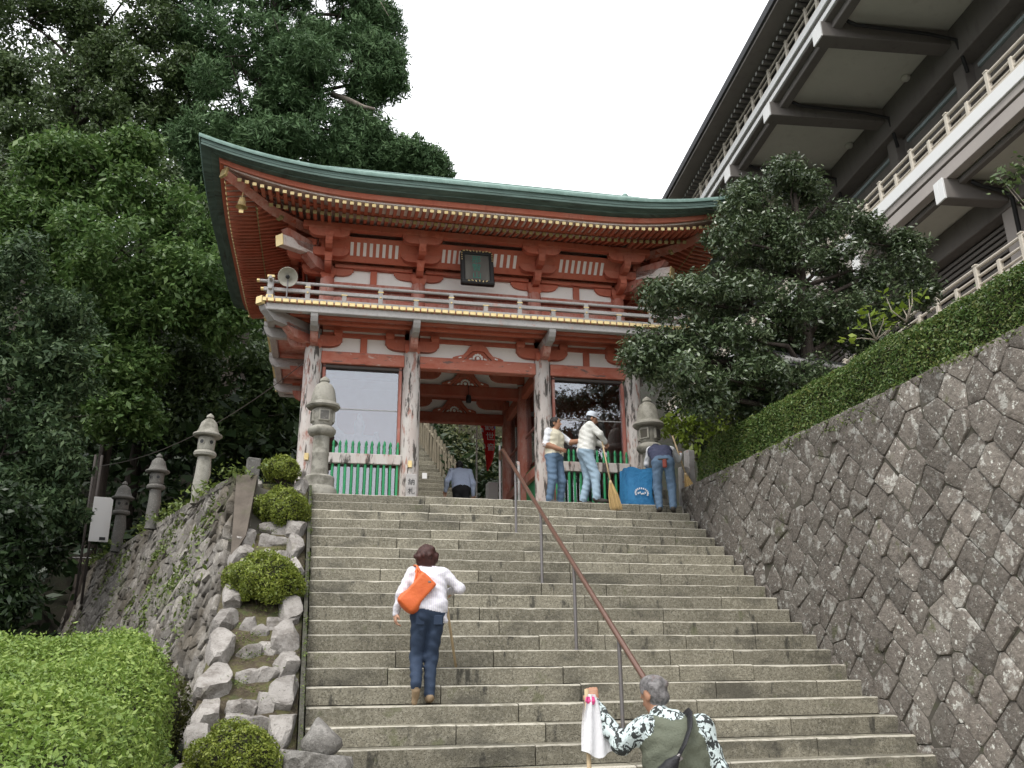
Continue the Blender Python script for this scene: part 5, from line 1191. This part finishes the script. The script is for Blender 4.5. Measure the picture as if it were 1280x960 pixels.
# ------------------------------------------------------------------ people: one continuous skin per body, grown from limb volumes
def sdf_mesh(bones, vox, amp=.0045):
    lo=np.array([1e9]*3); hi=-lo
    for q in bones:
        if q[0]=='b': c,r=np.array(q[1]),float(np.linalg.norm(q[2])); lo=np.minimum(lo,c-r); hi=np.maximum(hi,c+r); continue
        if q[0]=='c': a,b_,r=np.array(q[1]),np.array(q[2]),max(q[3],q[4]); lo=np.minimum(lo,np.minimum(a,b_)-r); hi=np.maximum(hi,np.maximum(a,b_)+r)
        else: c,r=np.array(q[1]),max(q[2]); lo=np.minimum(lo,c-r); hi=np.maximum(hi,c+r)
    lo=lo-.05; hi=hi+.05; N=np.ceil((hi-lo)/vox).astype(int)+1
    D=np.full(N,.3,np.float32); BD=np.full(N,.3,np.float32); LB=np.zeros(N,np.int8)
    for q in bones:
        lab,k=q[-2],q[-1]
        if q[0]=='c': a,b_=np.array(q[1],float),np.array(q[2],float); r=max(q[3],q[4]); l,h=np.minimum(a,b_)-r-.06,np.maximum(a,b_)+r+.06
        else: c=np.array(q[1],float); r=max(q[2])*(1.5 if q[0]=='b' else 1); l,h=c-r-.06,c+r+.06
        i0=np.clip(((l-lo)/vox).astype(int),0,N-1); i1=np.clip(((h-lo)/vox).astype(int)+2,1,N)
        ax=[lo[d]+vox*np.arange(i0[d],i1[d]) for d in range(3)]
        X,Y,Z=np.meshgrid(*ax,indexing='ij')
        if q[0]=='c':
            ba=b_-a; L2=ba@ba+1e-9; h_=np.clip(((X-a[0])*ba[0]+(Y-a[1])*ba[1]+(Z-a[2])*ba[2])/L2,0,1)
            d=np.sqrt((X-a[0]-h_*ba[0])**2+(Y-a[1]-h_*ba[1])**2+(Z-a[2]-h_*ba[2])**2)-(q[3]+(q[4]-q[3])*h_)
        else:
            rr=np.array(q[2],float); P=np.stack([X-c[0],Y-c[1],Z-c[2]],-1)
            if q[3] is not None: P=P@np.asarray(q[3])
            if q[0]=='b':
                rad_=.3*rr.min(); qq=np.abs(P)-(rr-rad_); d=np.sqrt((np.maximum(qq,0)**2).sum(-1))+np.minimum(qq.max(-1),0)-rad_
            else:
              k0=np.sqrt(((P/rr)**2).sum(-1)); k1=np.sqrt(((P/rr**2)**2).sum(-1))+1e-9; d=k0*(k0-1)/k1
        sl_=tuple(slice(i0[t],i1[t]) for t in range(3)); old=D[sl_]
        hh_=np.maximum(k-np.abs(old-d),0)/k; D[sl_]=np.minimum(old,d)-hh_*hh_*k*.25
        up_=d<BD[sl_]; LB[sl_]=np.where(up_,lab,LB[sl_]); BD[sl_]=np.minimum(BD[sl_],d)
    if amp:
        X,Y,Z=np.meshgrid(*[lo[d]+vox*np.arange(N[d]) for d in range(3)],indexing='ij')
        D+=(amp*(np.sin(X*37+2*np.sin(Z*21))*np.sin(Z*29+Y*17)+.6*np.sin(Z*61+X*23+Y*31))).astype(np.float32)*(LB>=1)
    S=D<0; c8=sum(S[i:N[0]-1+i,j:N[1]-1+j,k:N[2]-1+k].astype(np.int8) for i in (0,1) for j in (0,1) for k in (0,1))
    act=(c8>0)&(c8<8); ids=-np.ones(act.shape,int); ids[act]=np.arange(act.sum()); I=np.argwhere(act)
    acc=np.zeros((len(I),3)); cnt=np.zeros(len(I))
    cs=[(0,0,0),(1,0,0),(0,1,0),(1,1,0),(0,0,1),(1,0,1),(0,1,1),(1,1,1)]
    for e0 in range(8):
        for ax in range(3):
            if cs[e0][ax]==0:
                c1=list(cs[e0]); c1[ax]=1; a=I+cs[e0]; b_=I+c1; da=D[tuple(a.T)]; db=D[tuple(b_.T)]; x=(da<0)!=(db<0); t=np.where(x,da/(da-db+1e-12),0)
                pt=a+(b_-a)*t[:,None]; acc+=pt*x[:,None]; cnt+=x
    V=lo+vox*(acc/np.maximum(cnt,1)[:,None]); F=[]; ML=[]
    for ax in range(3):
        u,v=(ax+1)%3,(ax+2)%3; sa=[slice(0,-1) if t==ax else slice(None) for t in range(3)]; sb=[slice(1,None) if t==ax else slice(None) for t in range(3)]
        x=S[tuple(sa)]!=S[tuple(sb)]; E=np.argwhere(x); E=E[(E[:,u]>0)&(E[:,v]>0)&(E[:,u]<N[u]-1)&(E[:,v]<N[v]-1)]
        eu=np.zeros(3,int); eu[u]=1; ev=np.zeros(3,int); ev[v]=1
        q=np.stack([ids[tuple((E-eu-ev).T)],ids[tuple((E-ev).T)],ids[tuple(E.T)],ids[tuple((E-eu).T)]],1)
        ins=S[tuple(E.T)]; q=np.where(ins[:,None],q,q[:,::-1]); F.append(q); ML.append(LB[tuple(E.T)])
    F=np.concatenate(F); ML=np.concatenate(ML); ok=(F>=0).all(1); return V,F[ok],ML[ok]
def figure_mesh(name, bones, vox, mats, amp=.0045):
    V,F,ML=sdf_mesh(bones,vox,amp); me=bpy.data.meshes.new(name); me.from_pydata(V.tolist(),[],F.tolist())
    for x in mats: me.materials.append(x)
    me.polygons.foreach_set('material_index',ML.astype(np.int32)); me.polygons.foreach_set('use_smooth',[True]*len(F)); me.update(); return me
def vec(*a): return np.array(a,float)
def unit(v): v=np.asarray(v,float); return v/np.linalg.norm(v)
SKIN,TOP,LEG,SHOE,HAIR,ARM=0,1,2,3,4,5
def hand_bones(w, d, palm_n, curl, side, s=1.0):
    """five bent fingers leaving a palm; d: wrist to knuckles, palm_n: the way the palm faces"""
    d=unit(d); n=unit(palm_n-d*(np.dot(palm_n,d))); x=np.cross(d,n)*side; B=[]
    k=w+d*.085*s; B.append(('c',w,w+d*.05*s,.024*s,.026*s,SKIN,.02))
    for i,(off,ln) in enumerate(((-.028,.072),(-.009,.08),(.010,.075),(.028,.06))):
        b0=w+d*.045*s+x*off*.8*s; k0=k+x*off*s; B.append(('c',b0,k0,.014*s,.0115*s,SKIN,.008))
        a1=curl*.9; p1=k0+(d*math.cos(a1)+n*math.sin(a1))*ln*.5*s; a2=curl*2.0; p2=p1+(d*math.cos(a2)+n*math.sin(a2))*ln*.5*s
        B.append(('c',k0,p1,.0105*s,.0095*s,SKIN,.004)); B.append(('c',p1,p2,.0095*s,.008*s,SKIN,.004))
    t0=w+d*.02*s-x*.02*s; t1=t0+(d*.6-x*.75+n*.35*(1+curl*.4))*.04*s; t2=t1+(d*.75-x*.1+n*.7*curl)*.034*s
    B+=[('c',t0,t1,.015*s,.012*s,SKIN,.01),('c',t1,t2,.0115*s,.009*s,SKIN,.004)]
    return B
def head_bones(c, look, upv, s=1.0, hair='short'):
    f=unit(look); u=unit(upv-f*np.dot(upv,f)); r=np.cross(f,u); Rm=np.stack([r,f,u],1); B=[]
    c=np.asarray(c,float)
    B.append(('e',c+u*.02*s,(.074*s,.092*s,.098*s),Rm,SKIN,.02)); B.append(('e',c+f*.025*s-u*.055*s,(.055*s,.065*s,.062*s),Rm,SKIN,.03))
    B.append(('c',c+f*.092*s+u*.0*s,c+f*.108*s-u*.028*s,.009*s,.014*s,SKIN,.012))          # nose
    for s_ in (-1,1):
        B.append(('e',c+r*.077*s*s_-f*.008*s-u*.012*s,(.012*s,.022*s,.034*s),Rm,SKIN,.006))  # ears
        B.append(('e',c+f*.084*s+r*.03*s_*s+u*.012*s,(.011*s,.006*s,.006*s),Rm,HAIR,.003))    # eyes and brows
    B.append(('e',c+f*.088*s-u*.055*s,(.022*s,.01*s,.006*s),Rm,SKIN,.004))
    if hair=='short': B+= [('e',c-f*.012*s+u*.034*s,(.081*s,.094*s,.093*s),Rm,HAIR,.008),('e',c-f*.035*s-u*.015*s,(.073*s,.065*s,.07*s),Rm,HAIR,.008)]
    rr_=random.Random(int(c[2]*1000))
    if hair in ('bob','short'):
        q=.104 if hair=='bob' else .082
        for _ in range(22 if hair=='bob' else 12):
            a_=rr_.uniform(0,6.28); h_=rr_.uniform(-.5 if hair=='bob' else .1,1); w_=math.sqrt(1-h_*h_)*q; v_=r*w_*math.cos(a_)+f*(w_*math.sin(a_)-.02*s)+u*(h_*q+.01)
            if np.dot(v_,f)>.04*s and h_<.55: continue
            B.append(('e',c+v_*s,(.022*s if hair=='short' else .034*s,)*3,None,HAIR,.015))
    if hair=='bob': B+= [('e',c-f*.018*s+u*.03*s,(.112*s,.115*s,.108*s),Rm,HAIR,.01),('e',c-f*.04*s-u*.035*s,(.115*s,.085*s,.085*s),Rm,HAIR,.03)]
    return B
def limb(a,b_,c,r0,r1,r2,l1,l2,k=.03): return [('c',a,b_,r0,r1,l1,k),('c',b_,c,r1,r2,l2,k)]
def shoe(an,toe,s=1): an=np.asarray(an,float); toe=np.asarray(toe,float); d=unit(toe-an); return [('c',an-d*.045+vec(0,0,-.035),an+vec(0,0,-.01),.037,.042,SHOE,.02),('c',an+vec(0,0,-.03),toe,.043,.033,SHOE,.02)]
def person(name,label,loc,rz,J,mats,vox=.008,hair='short',girth=1.0,loose=.0,armlab=(ARM,ARM),shin=None,look=None,extra=(),hd=1.0,s_w=1.0):
    """J: joints in metres; facing +y before turning by rz"""
    j={k:np.array(v,float) for k,v in J.items()}; B=[]; rv=unit(j['sr']-j['sl']); upv=unit(j['chest']-j['pel']); g=girth
    for t in (-1,0,1):
        B.append(('c',j['pel']+rv*.075*t*g+upv*.05,j['chest']+rv*.085*t*g,.103*g,.108*g,TOP,.06))
    B.append(('c',j['sl']*.93+j['chest']*.07,j['sr']*.93+j['chest']*.07,.062,.062,TOP,.08))
    B.append(('c',j['chest'],j['neck']-upv*.02,.09,.06,TOP,.06)); B.append(('c',j['neck']-upv*.04,j['head']-upv*.05,.05,.05,SKIN,.03))
    hv=unit(j['hr']-j['hl'])
    B.append(('c',j['hl']*.8+j['pel']*.2+vec(0,0,.03),j['hr']*.8+j['pel']*.2+vec(0,0,.03),.105*g,.105*g,LEG,.05))
    for q in 'lr':
        B+=limb(j['h'+q],j['k'+q],j['a'+q]+vec(0,0,.03),.088*g+loose*.4,.064+loose,.052+loose,LEG,LEG if shin is None else shin,.04)
        B+=shoe(j['a'+q],j['t'+q])
        B+=limb(j['s'+q],j['e'+q],j['w'+q],.056+.008*s_w,.048+.006*s_w,.034+.006*s_w,armlab[0],armlab[1],.03)
        d=j.get('d'+q,j['w'+q]-j['e'+q]); B+=hand_bones(j['w'+q],d,j.get('n'+q,vec(0,0,-1.)+rv*.01),J.get('c'+q,(.45,))[0] if ('c'+q) in J else .45,1 if q=='r' else -1)
    B+=head_bones(j['head'],look if look is not None else vec(0,1,0),J.get('hup',(0,0,1)) if 'hup' in J else upv,hd,hair)
    B+=list(extra)
    o=obj(name,figure_mesh(name,B,vox,mats),None,loc=loc,rot=(0,0,rz)); tag(o,label,'person'); return o
M_skin=mat('skin',(.50,.29,.20),.55,[('noise',9,.45,.65,(.45,.24,.16),.4)],co='obj'); M_skind=mat('tanned_skin',(.33,.175,.11),.55,co='obj')
M_jean=mat('dark_denim',(.022,.036,.066),.8,[('noise',3,.4,.7,(.04,.06,.10),.5),('noise',60,.5,.7,(.016,.028,.05),.4)],co='obj',bump=(18,.5,.012))
M_jeanl=mat('light_denim',(.27,.365,.45),.8,[('noise',3,.4,.7,(.23,.32,.41),.5),('noise',30,.5,.7,(.38,.5,.58),.4)],co='obj',bump=(14,.6,.015))
M_jeanm=mat('mid_denim',(.095,.15,.225),.8,[('noise',3,.4,.7,(.13,.195,.28),.5),('noise',40,.5,.7,(.065,.105,.165),.4)],co='obj',bump=(14,.6,.015))
M_blackc=mat('black_cloth',(.02,.02,.022),.8,co='obj'); M_shoe=mat('dark_shoe',(.05,.045,.04),.6,co='obj'); M_tanshoe=mat('tan_shoe',(.25,.18,.11),.7,co='obj')
M_hairb=mat('reddish_brown_hair',(.055,.02,.016),.5,[('noise',60,.4,.6,(.03,.012,.01),.8,(1,1,.2))],co='obj',bump=(70,.8,.01,(1,1,.15)))
M_hairg=mat('greying_hair',(.09,.085,.085),.6,[('noise',30,.42,.6,(.22,.21,.21),.8),('noise',4,.55,.65,(.16,.09,.075),.6)],co='obj',bump=(80,.6,.008)); M_hairk=mat('black_hair',(.02,.018,.017),.5,co='obj',bump=(80,.6,.008))
M_stripe=mat('striped_white_shirt',(.64,.63,.655),.8,[('wave',15,.62,.8,(.52,.50,.60),.8,(1,0,0),0,.6)],co='obj',bump=(9,.7,.03))
M_white2=mat('white_knit',(.62,.62,.585),.85,co='obj',bump=(11,.8,.03)); M_cream=mat('cream_vest',(.62,.58,.46),.85,[('noise',6,.45,.65,(.55,.51,.40),.6)],co='obj',bump=(11,.8,.03)); M_tee=mat('white_tee',(.62,.63,.66),.85,co='obj',bump=(11,.7,.03))
M_navy=mat('navy_vest',(.045,.05,.09),.85,[('noise',10,.45,.65,(.065,.07,.115),.6)],co='obj',bump=(14,.8,.02)); M_bshirt=mat('pale_blue_shirt',(.50,.57,.74),.8,co='obj',bump=(10,.8,.03))
M_olive=mat('olive_vest',(.105,.115,.085),.9,[('noise',7,.42,.62,(.125,.135,.10),.7)],co='obj',bump=(8,.8,.03))
M_leaf=mat('black_leaf_print_shirt',(.52,.60,.60),.8,[('noise',21,.50,.53,(.02,.022,.022),.97,(1,1,.75),3,1.6)],co='obj',bump=(10,.7,.03))
# woman climbing
k=17; wz=ZT-RISE*k
person('person','woman in striped white shirt and dark jeans climbing with a stick',(1.40,9.66,wz),R(-3),dict(
 pel=(.02,.02,.92),chest=(.01,.12,1.27),neck=(.005,.16,1.40),head=(-.01,.20,1.53),sl=(-.165,.13,1.36),sr=(.175,.13,1.36),
 el=(-.28,.06,1.13),wl=(-.33,.10,.93),er=(.36,.10,1.19),wr=(.27,.33,1.18),hl=(-.085,.0,.88),hr=(.10,.02,.88),
 kl=(-.10,.10,.47),al=(-.12,-.16,.17),tl=(-.125,-.115,.03),kr=(.055,.10,.47),ar=(.035,.0,.08),tr=(.04,.16,.035),dl=(-.05,.05,-1),nl=(1,.2,0),dr=(-.35,1,.05),nr=(-.6,-.2,-1),cr=(.9,),cl=(.6,)),
 [M_skin,M_stripe,M_jean,M_tanshoe,M_hairb,M_stripe],.0085,'bob',1.06,.006,hd=1.03,
 extra=[('c',(.10,.0,.98),(.19,-.02,.84),.06,.03,TOP,.03),('c',(-.09,.0,1.02),(.10,.0,1.0),.112,.112,TOP,.05),('c',(-.335,.10,.945),(-.33,.10,.925),.034,.034,SHOE,.005)])
wom=bpy.data.objects['person']
for x in (-.085,.105):
    m=MB(); m.box((0,0,0),(.095,.010,.10),.005); m.build('back_pocket',mat('pocket_denim%d'%int(x*1000),(.028,.044,.078),.8),wom,loc=(x,-.093,.845),rot=(R(10),0,R(12 if x<0 else -12)))
bpk=tag(empty('orange_bag',(1.40,9.66,wz)),'orange leather shoulder bag slung across the climbing woman back','bag')
bpk.rotation_euler=(0,0,R(-3))
me=figure_mesh('bag_body',[('b',(-.125,-.075,1.13),(.10,.075,.20),roty(R(42)),0,.03),('e',(-.20,-.07,1.02),(.13,.085,.09),roty(R(42)),0,.05),('c',(-.05,-.06,1.25),(-.12,-.01,1.36),.06,.03,0,.05)],.009,[mat('orange_leather',(.60,.13,.035),.45,[('noise',6,.45,.65,(.52,.10,.03),.6)],co='obj',bump=(10,.6,.02))],.002); obj('bag_body',me,bpk)
m=MB(); m.tube([(-.07,-.10,1.30),(-.13,-.02,1.42),(-.14,.12,1.44),(-.13,.24,1.36)],[.02,.018,.018,.018],8,sq=.4); m.tube([(-.17,-.09,1.12),(-.15,-.075,1.25),(-.12,-.03,1.40)],.013,6); m.build('strap',me.materials[0],bpk,smooth=True)
m=MB(); m.box((.0,-.148,1.235),(.03,.012,.02),.003); m.build('buckle',M_steel,bpk)
st=tag(empty('walking_stick',(1.81,10.2,wz+.37)),'pale wooden walking stick held by the climbing woman','stick'); st.rotation_euler=(0,0,0)
top=np.array([1.40+.235,9.66+.40,wz+1.26])-np.array([1.81,10.2,wz+.37]); m=MB(); m.tube([(0,0,0),tuple(top)],[.014,.016],10); m.build('shaft',M_wood,st,smooth=True); m=MB(); m.tube([tuple(top),tuple(top*1.03)],.019,10); m.build('knob',M_wood,st,smooth=True)
# older man in the foreground
FX,FY=2.24,5.2
person('person','grey-haired man in olive vest over leaf-print shirt, lower edge',(FX,FY,0),R(-8),dict(
 pel=(.02,.0,.93),chest=(.0,.03,1.34),neck=(-.04,.06,1.50),head=(-.085,.10,1.635),sl=(-.165,.03,1.46),sr=(.165,.0,1.46),
 el=(-.31,.08,1.36),wl=(-.44,.20,1.575),er=(.24,-.02,1.22),wr=(.18,.20,1.14),hl=(-.09,0,.90),hr=(.11,0,.90),
 kl=(-.10,.06,.5),al=(-.11,.0,.09),tl=(-.12,.16,.04),kr=(.12,.06,.5),ar=(.12,.0,.09),tr=(.14,.16,.04),dl=(-.1,.25,1),nl=(.2,1,0),cl=(1.1,),nr=(-1,0,0)),
 [M_skind,M_olive,M_blackc,M_shoe,M_hairg,M_leaf],.0065,'short',1.04,.008,look=vec(-.5,.85,-.35),hd=.94,s_w=1.5,
 extra=[('c',(-.06,.05,1.51),(.0,.03,1.49),.062,.07,ARM,.02),('c',(.0,-.01,1.0),(.0,.0,1.35),.145,.135,TOP,.08)])
sb=tag(empty('shoulder_bag',(FX,FY,0)),'black nylon shoulder bag with strap across the olive vest','bag'); sb.rotation_euler=(0,0,R(-8))
me=figure_mesh('bag_body',[('c',(-.20,-.16,1.14),(-.10,-.19,1.24),.07,.045,0,.05),('c',(-.26,-.10,1.06),(-.18,-.15,1.02),.075,.08,0,.06),('c',(-.08,-.195,1.27),(-.05,-.2,1.30),.03,.02,0,.04)],.008,[mat('black_nylon',(.012,.012,.014),.45,co='obj',bump=(14,.7,.02))],.003); obj('bag_body',me,sb)
m=MB(); 
sp=[(-.055,-.20,1.29),(-.0,-.185,1.37),(.05,-.15,1.455),(.075,-.08,1.525),(.08,.0,1.545),(.06,.1,1.50)]
m.tube(sp,[.024]*6,8,sq=.25); m.build('strap',me.materials[0],sb,smooth=True); m=MB(); m.box((-.052,-.205,1.295),(.06,.02,.035),.004,roty(-.6)); m.build('buckle',M_steel,sb)
wc=tag(empty('white_cloth_bag',(FX-.45,FY+.2,1.2)),'white cloth pouch hanging from the raised hand of grey-haired man','cloth'); V=[]
for i in range(13):
    t=i/12
    for jx in range(11):
        s=jx/10-.5; wd=.05+.13*t**.7; V.append((s*wd+.035*t,.018*math.sin(s*14+t*3)*(1-.2*t)-.02,  .44-t*.34-.02*math.cos(s*6)*t))
m=MB(); m.add(V,[(i*11+jx,i*11+jx+1,(i+1)*11+jx+1,(i+1)*11+jx) for i in range(12) for jx in range(10)]); V2=[(x,y+.05+.0*z,z) for x,y,z in V]; m.add(V2,[(i*11+jx,(i+1)*11+jx,(i+1)*11+jx+1,i*11+jx+1) for i in range(12) for jx in range(10)])
for jx in range(10): m.add([V[12*11+jx],V[12*11+jx+1],V2[12*11+jx+1],V2[12*11+jx]],[(0,1,2,3)])
m.build('pouch',M_cloth_white,wc,smooth=True)
m=MB(); m.lathe([(.0,.43),(.03,.425),(.035,.40),(.02,.38)],10,cap=False); m.build('pink_band',mat('pink_cloth',(.7,.08,.25),.7),wc)
st=tag(empty('walking_stick',(FX-.45,FY+.28,.2)),'wooden staff with white pouch held by grey-haired man','stick'); m=MB(); m.tube([(0,0,-.2),(-.02,-.07,1.47)],[.013,.014],10); m.build('shaft',M_wood,st,smooth=True)
# man beside the column, turned to the right
person('person','man in cream vest over white tee standing against the column',(4.44,15.0,ZT),R(-138),dict(
 pel=(0,0,.92),chest=(0,.02,1.27),neck=(0,.03,1.41),head=(0,.05,1.54),sl=(-.19,.03,1.36),sr=(.19,.0,1.36),
 el=(-.30,.18,1.22),wl=(-.24,.42,1.20),er=(.25,-.02,1.10),wr=(.10,.17,1.02),hl=(-.10,0,.88),hr=(.10,0,.88),kl=(-.12,.08,.47),al=(-.14,.02,.09),tl=(-.15,.18,.04),kr=(.12,.03,.47),ar=(.13,-.04,.09),tr=(.15,.12,.04),nl=(0,0,-1),nr=(-1,0,0)),
 [M_skind,M_cream,M_jeanm,M_shoe,M_hairk,M_tee],.0105,'short',1.14,.014,armlab=(ARM,SKIN),look=vec(-.35,1,.0))
# capped sweeper, in profile
cp_=person('person','man in white jumper, cap and light jeans holding a straw broom',(4.95,14.72,ZT),R(-96),dict(
 pel=(0,0,.96),chest=(0,.05,1.33),neck=(0,.10,1.47),head=(.0,.15,1.585),sl=(-.185,.06,1.42),sr=(.185,.06,1.42),
 el=(-.26,.20,1.25),wl=(-.12,.38,1.12),er=(.25,.22,1.24),wr=(.155,.33,1.12),hl=(-.09,0,.92),hr=(.10,0,.92),kl=(-.10,.06,.49),al=(-.12,-.04,.09),tl=(-.13,.13,.04),kr=(.13,.14,.49),ar=(.15,.14,.09),tr=(.16,.32,.04),nl=(1,0,0),nr=(-1,.2,0),cl=(1.1,),cr=(1.1,)),
 [M_skind,M_white2,M_jeanl,M_shoe,M_hairk,M_white2],.0105,'short',1.22,.020,look=vec(.15,1,-.35),s_w=2.2,extra=[('c',(0,.02,1.0),(0,.06,1.2),.155,.15,TOP,.06)])
def capmesh(material,band): 
    b=MB(); b.lathe([(.098,-.01),(.10,.03),(.088,.075),(.055,.10),(.0,.108)],18,cap=False); b.prism([(-.075,.06,.0),(-.06,.15,-.02),(0,.18,-.025),(.06,.15,-.02),(.075,.06,.0)],(0,0,.012)); return b.mesh('cap',material,True,45)
o=obj('cap',capmesh(mat('pale_blue_cap',(.50,.54,.60),.8,co='obj'),0),cp_,loc=(.0,.135,1.632),rot=(R(-16),0,R(-6)))
# sweeper bending over, back to the camera
bn_=person('person','man in navy vest and jeans bending forward beside stone lantern',(6.26,14.30,ZT-RISE),R(-20),dict(
 pel=(0,-.06,.90),chest=(-.03,.20,1.16),neck=(-.06,.32,1.21),head=(-.08,.43,1.22),sl=(-.20,.25,1.20),sr=(.18,.25,1.20),
 el=(-.26,.36,.98),wl=(-.18,.50,.84),er=(.30,.40,1.06),wr=(.36,.52,1.16),hl=(-.10,-.05,.87),hr=(.10,-.05,.87),kl=(-.12,.03,.47),al=(-.11,-.03,.09),tl=(-.13,.13,.04),kr=(.13,.03,.47),ar=(.13,-.02,.09),tr=(.15,.14,.04),nl=(0,1,0),nr=(-1,0,0),cr=(1.1,)),
 [M_skind,M_navy,M_jeanm,M_shoe,M_hairk,M_tee],.0105,'short',1.08,.012,look=vec(-.1,.75,-.65),s_w=1.8)
o=obj('cap',capmesh(mat('navy_cap',(.03,.035,.06),.8,co='obj'),0),bn_,loc=(-.085,.46,1.27),rot=(R(-40),0,0))
m=MB(); m.box((0,0,0),(.075,.05,.15),.015); m.build('belt_pouch',mat('red_brown_leather',(.22,.05,.035),.5,co='obj'),bn_,loc=(.02,-.20,.85)); m=MB(); m.tube([(.145*math.cos(a),-.06+.115*math.sin(a),.955+.02*math.sin(a)) for a in np.linspace(0,6.2,20)],.017,6); m.build('belt',M_shoe,bn_,smooth=True)
# man in the passage
person('person','man in pale blue shirt walking away through the gate passage',(3.33,18.3,ZT),R(2),dict(
 pel=(0,0,.94),chest=(0,.10,1.26),neck=(0,.17,1.40),head=(.0,.24,1.49),sl=(-.19,.11,1.35),sr=(.19,.11,1.35),
 el=(-.30,.08,1.12),wl=(-.30,.22,.95),er=(.27,.06,1.09),wr=(.29,.16,.87),hl=(-.09,0,.90),hr=(.09,0,.90),kl=(-.10,.12,.48),al=(-.1,.08,.09),tl=(-.1,.24,.04),kr=(.1,.02,.47),ar=(.1,-.12,.1),tr=(.1,.04,.04)),
 [M_skin,M_bshirt,M_blackc,M_shoe,M_hairk,M_bshirt],.0105,'short',1.12,.006,s_w=1.8)
# guardian figures behind the glass
M_stat=mat('faded_statue_wood',(.34,.27,.24),.8,[('noise',5,.42,.62,(.42,.33,.30),.8),('noise',14,.5,.7,(.2,.13,.11),.6)],co='obj',bump=(12,.8,.02))
def guardian(label,x,flip):
    f=flip; B=[]
    J=dict(pel=(0,0,1.0),chest=(0,-.02,1.42),neck=(0,-.04,1.62),head=(0,-.07,1.78))
    B+=[('c',(-.1,0,1.0),(-.13,-.02,1.42),.15,.17,0,.08),('c',(.1,0,1.0),(.13,-.02,1.42),.15,.17,0,.08),('c',(-.28,0,1.52),(.28,0,1.52),.11,.11,0,.08),('c',(0,-.02,1.5),(0,-.05,1.7),.08,.08,0,.05)]
    B+=[('e',(0,-.07,1.80),(.11,.13,.15),None,0,.03),('c',(0,-.04,1.92),(0,-.02,2.02),.06,.05,0,.03)]
    B+=limb(vec(f*.3,0,1.54),vec(f*.52,-.05,1.75),vec(f*.50,-.1,2.08),.10,.085,.06,0,0)+limb(vec(-f*.3,0,1.52),vec(-f*.46,-.08,1.20),vec(-f*.36,-.25,1.0),.10,.085,.06,0,0)
    B+=hand_bones(vec(f*.50,-.1,2.08),vec(0,0,1),vec(0,-1,0),.3,1,1.4)+hand_bones(vec(-f*.36,-.25,1.0),vec(.3,-.6,-.6),vec(0,0,-1),.5,-1,1.4)
    B+=limb(vec(-.13,0,.95),vec(-.2,-.06,.55),vec(-.22,.0,.22),.15,.12,.08,0,0)+limb(vec(.13,0,.95),vec(.24,-.06,.55),vec(.28,.0,.22),.15,.12,.08,0,0)
    B+=[('c',(-.22,.0,.19),(-.26,-.16,.17),.06,.05,0,.02),('c',(.28,.0,.19),(.32,-.16,.17),.06,.05,0,.02)]
    B+=[('c',(-.26,-.02,1.0),(.26,-.02,1.0),.13,.13,0,.06),('c',(-.2,-.12,.95),(-.3,-.12,.5),.09,.12,0,.06),('c',(.2,-.12,.95),(.3,-.1,.5),.09,.12,0,.06)]
    for s_ in (-1,1): B.append(('c',(s_*.34,.1,1.7),(s_*.5,.15,1.1),.045,.03,0,.03))
    p=Gm@Vector((x,.85,.02)); o=obj('guardian_statue',figure_mesh('guardian_statue',B,.02,[M_stat],.006),None,loc=p,rot=(0,0,R(-2))); tag(o,label,'statue')
    m=MB(); m.lathe([(.42,.12),(.45,.15),(.40,.22)],14); m.build('pedestal',M_dkwood,o)
guardian('faint guardian statue behind the left window of the gate',-2.23,-1); guardian('guardian statue behind the right window of the gate',2.23,1)
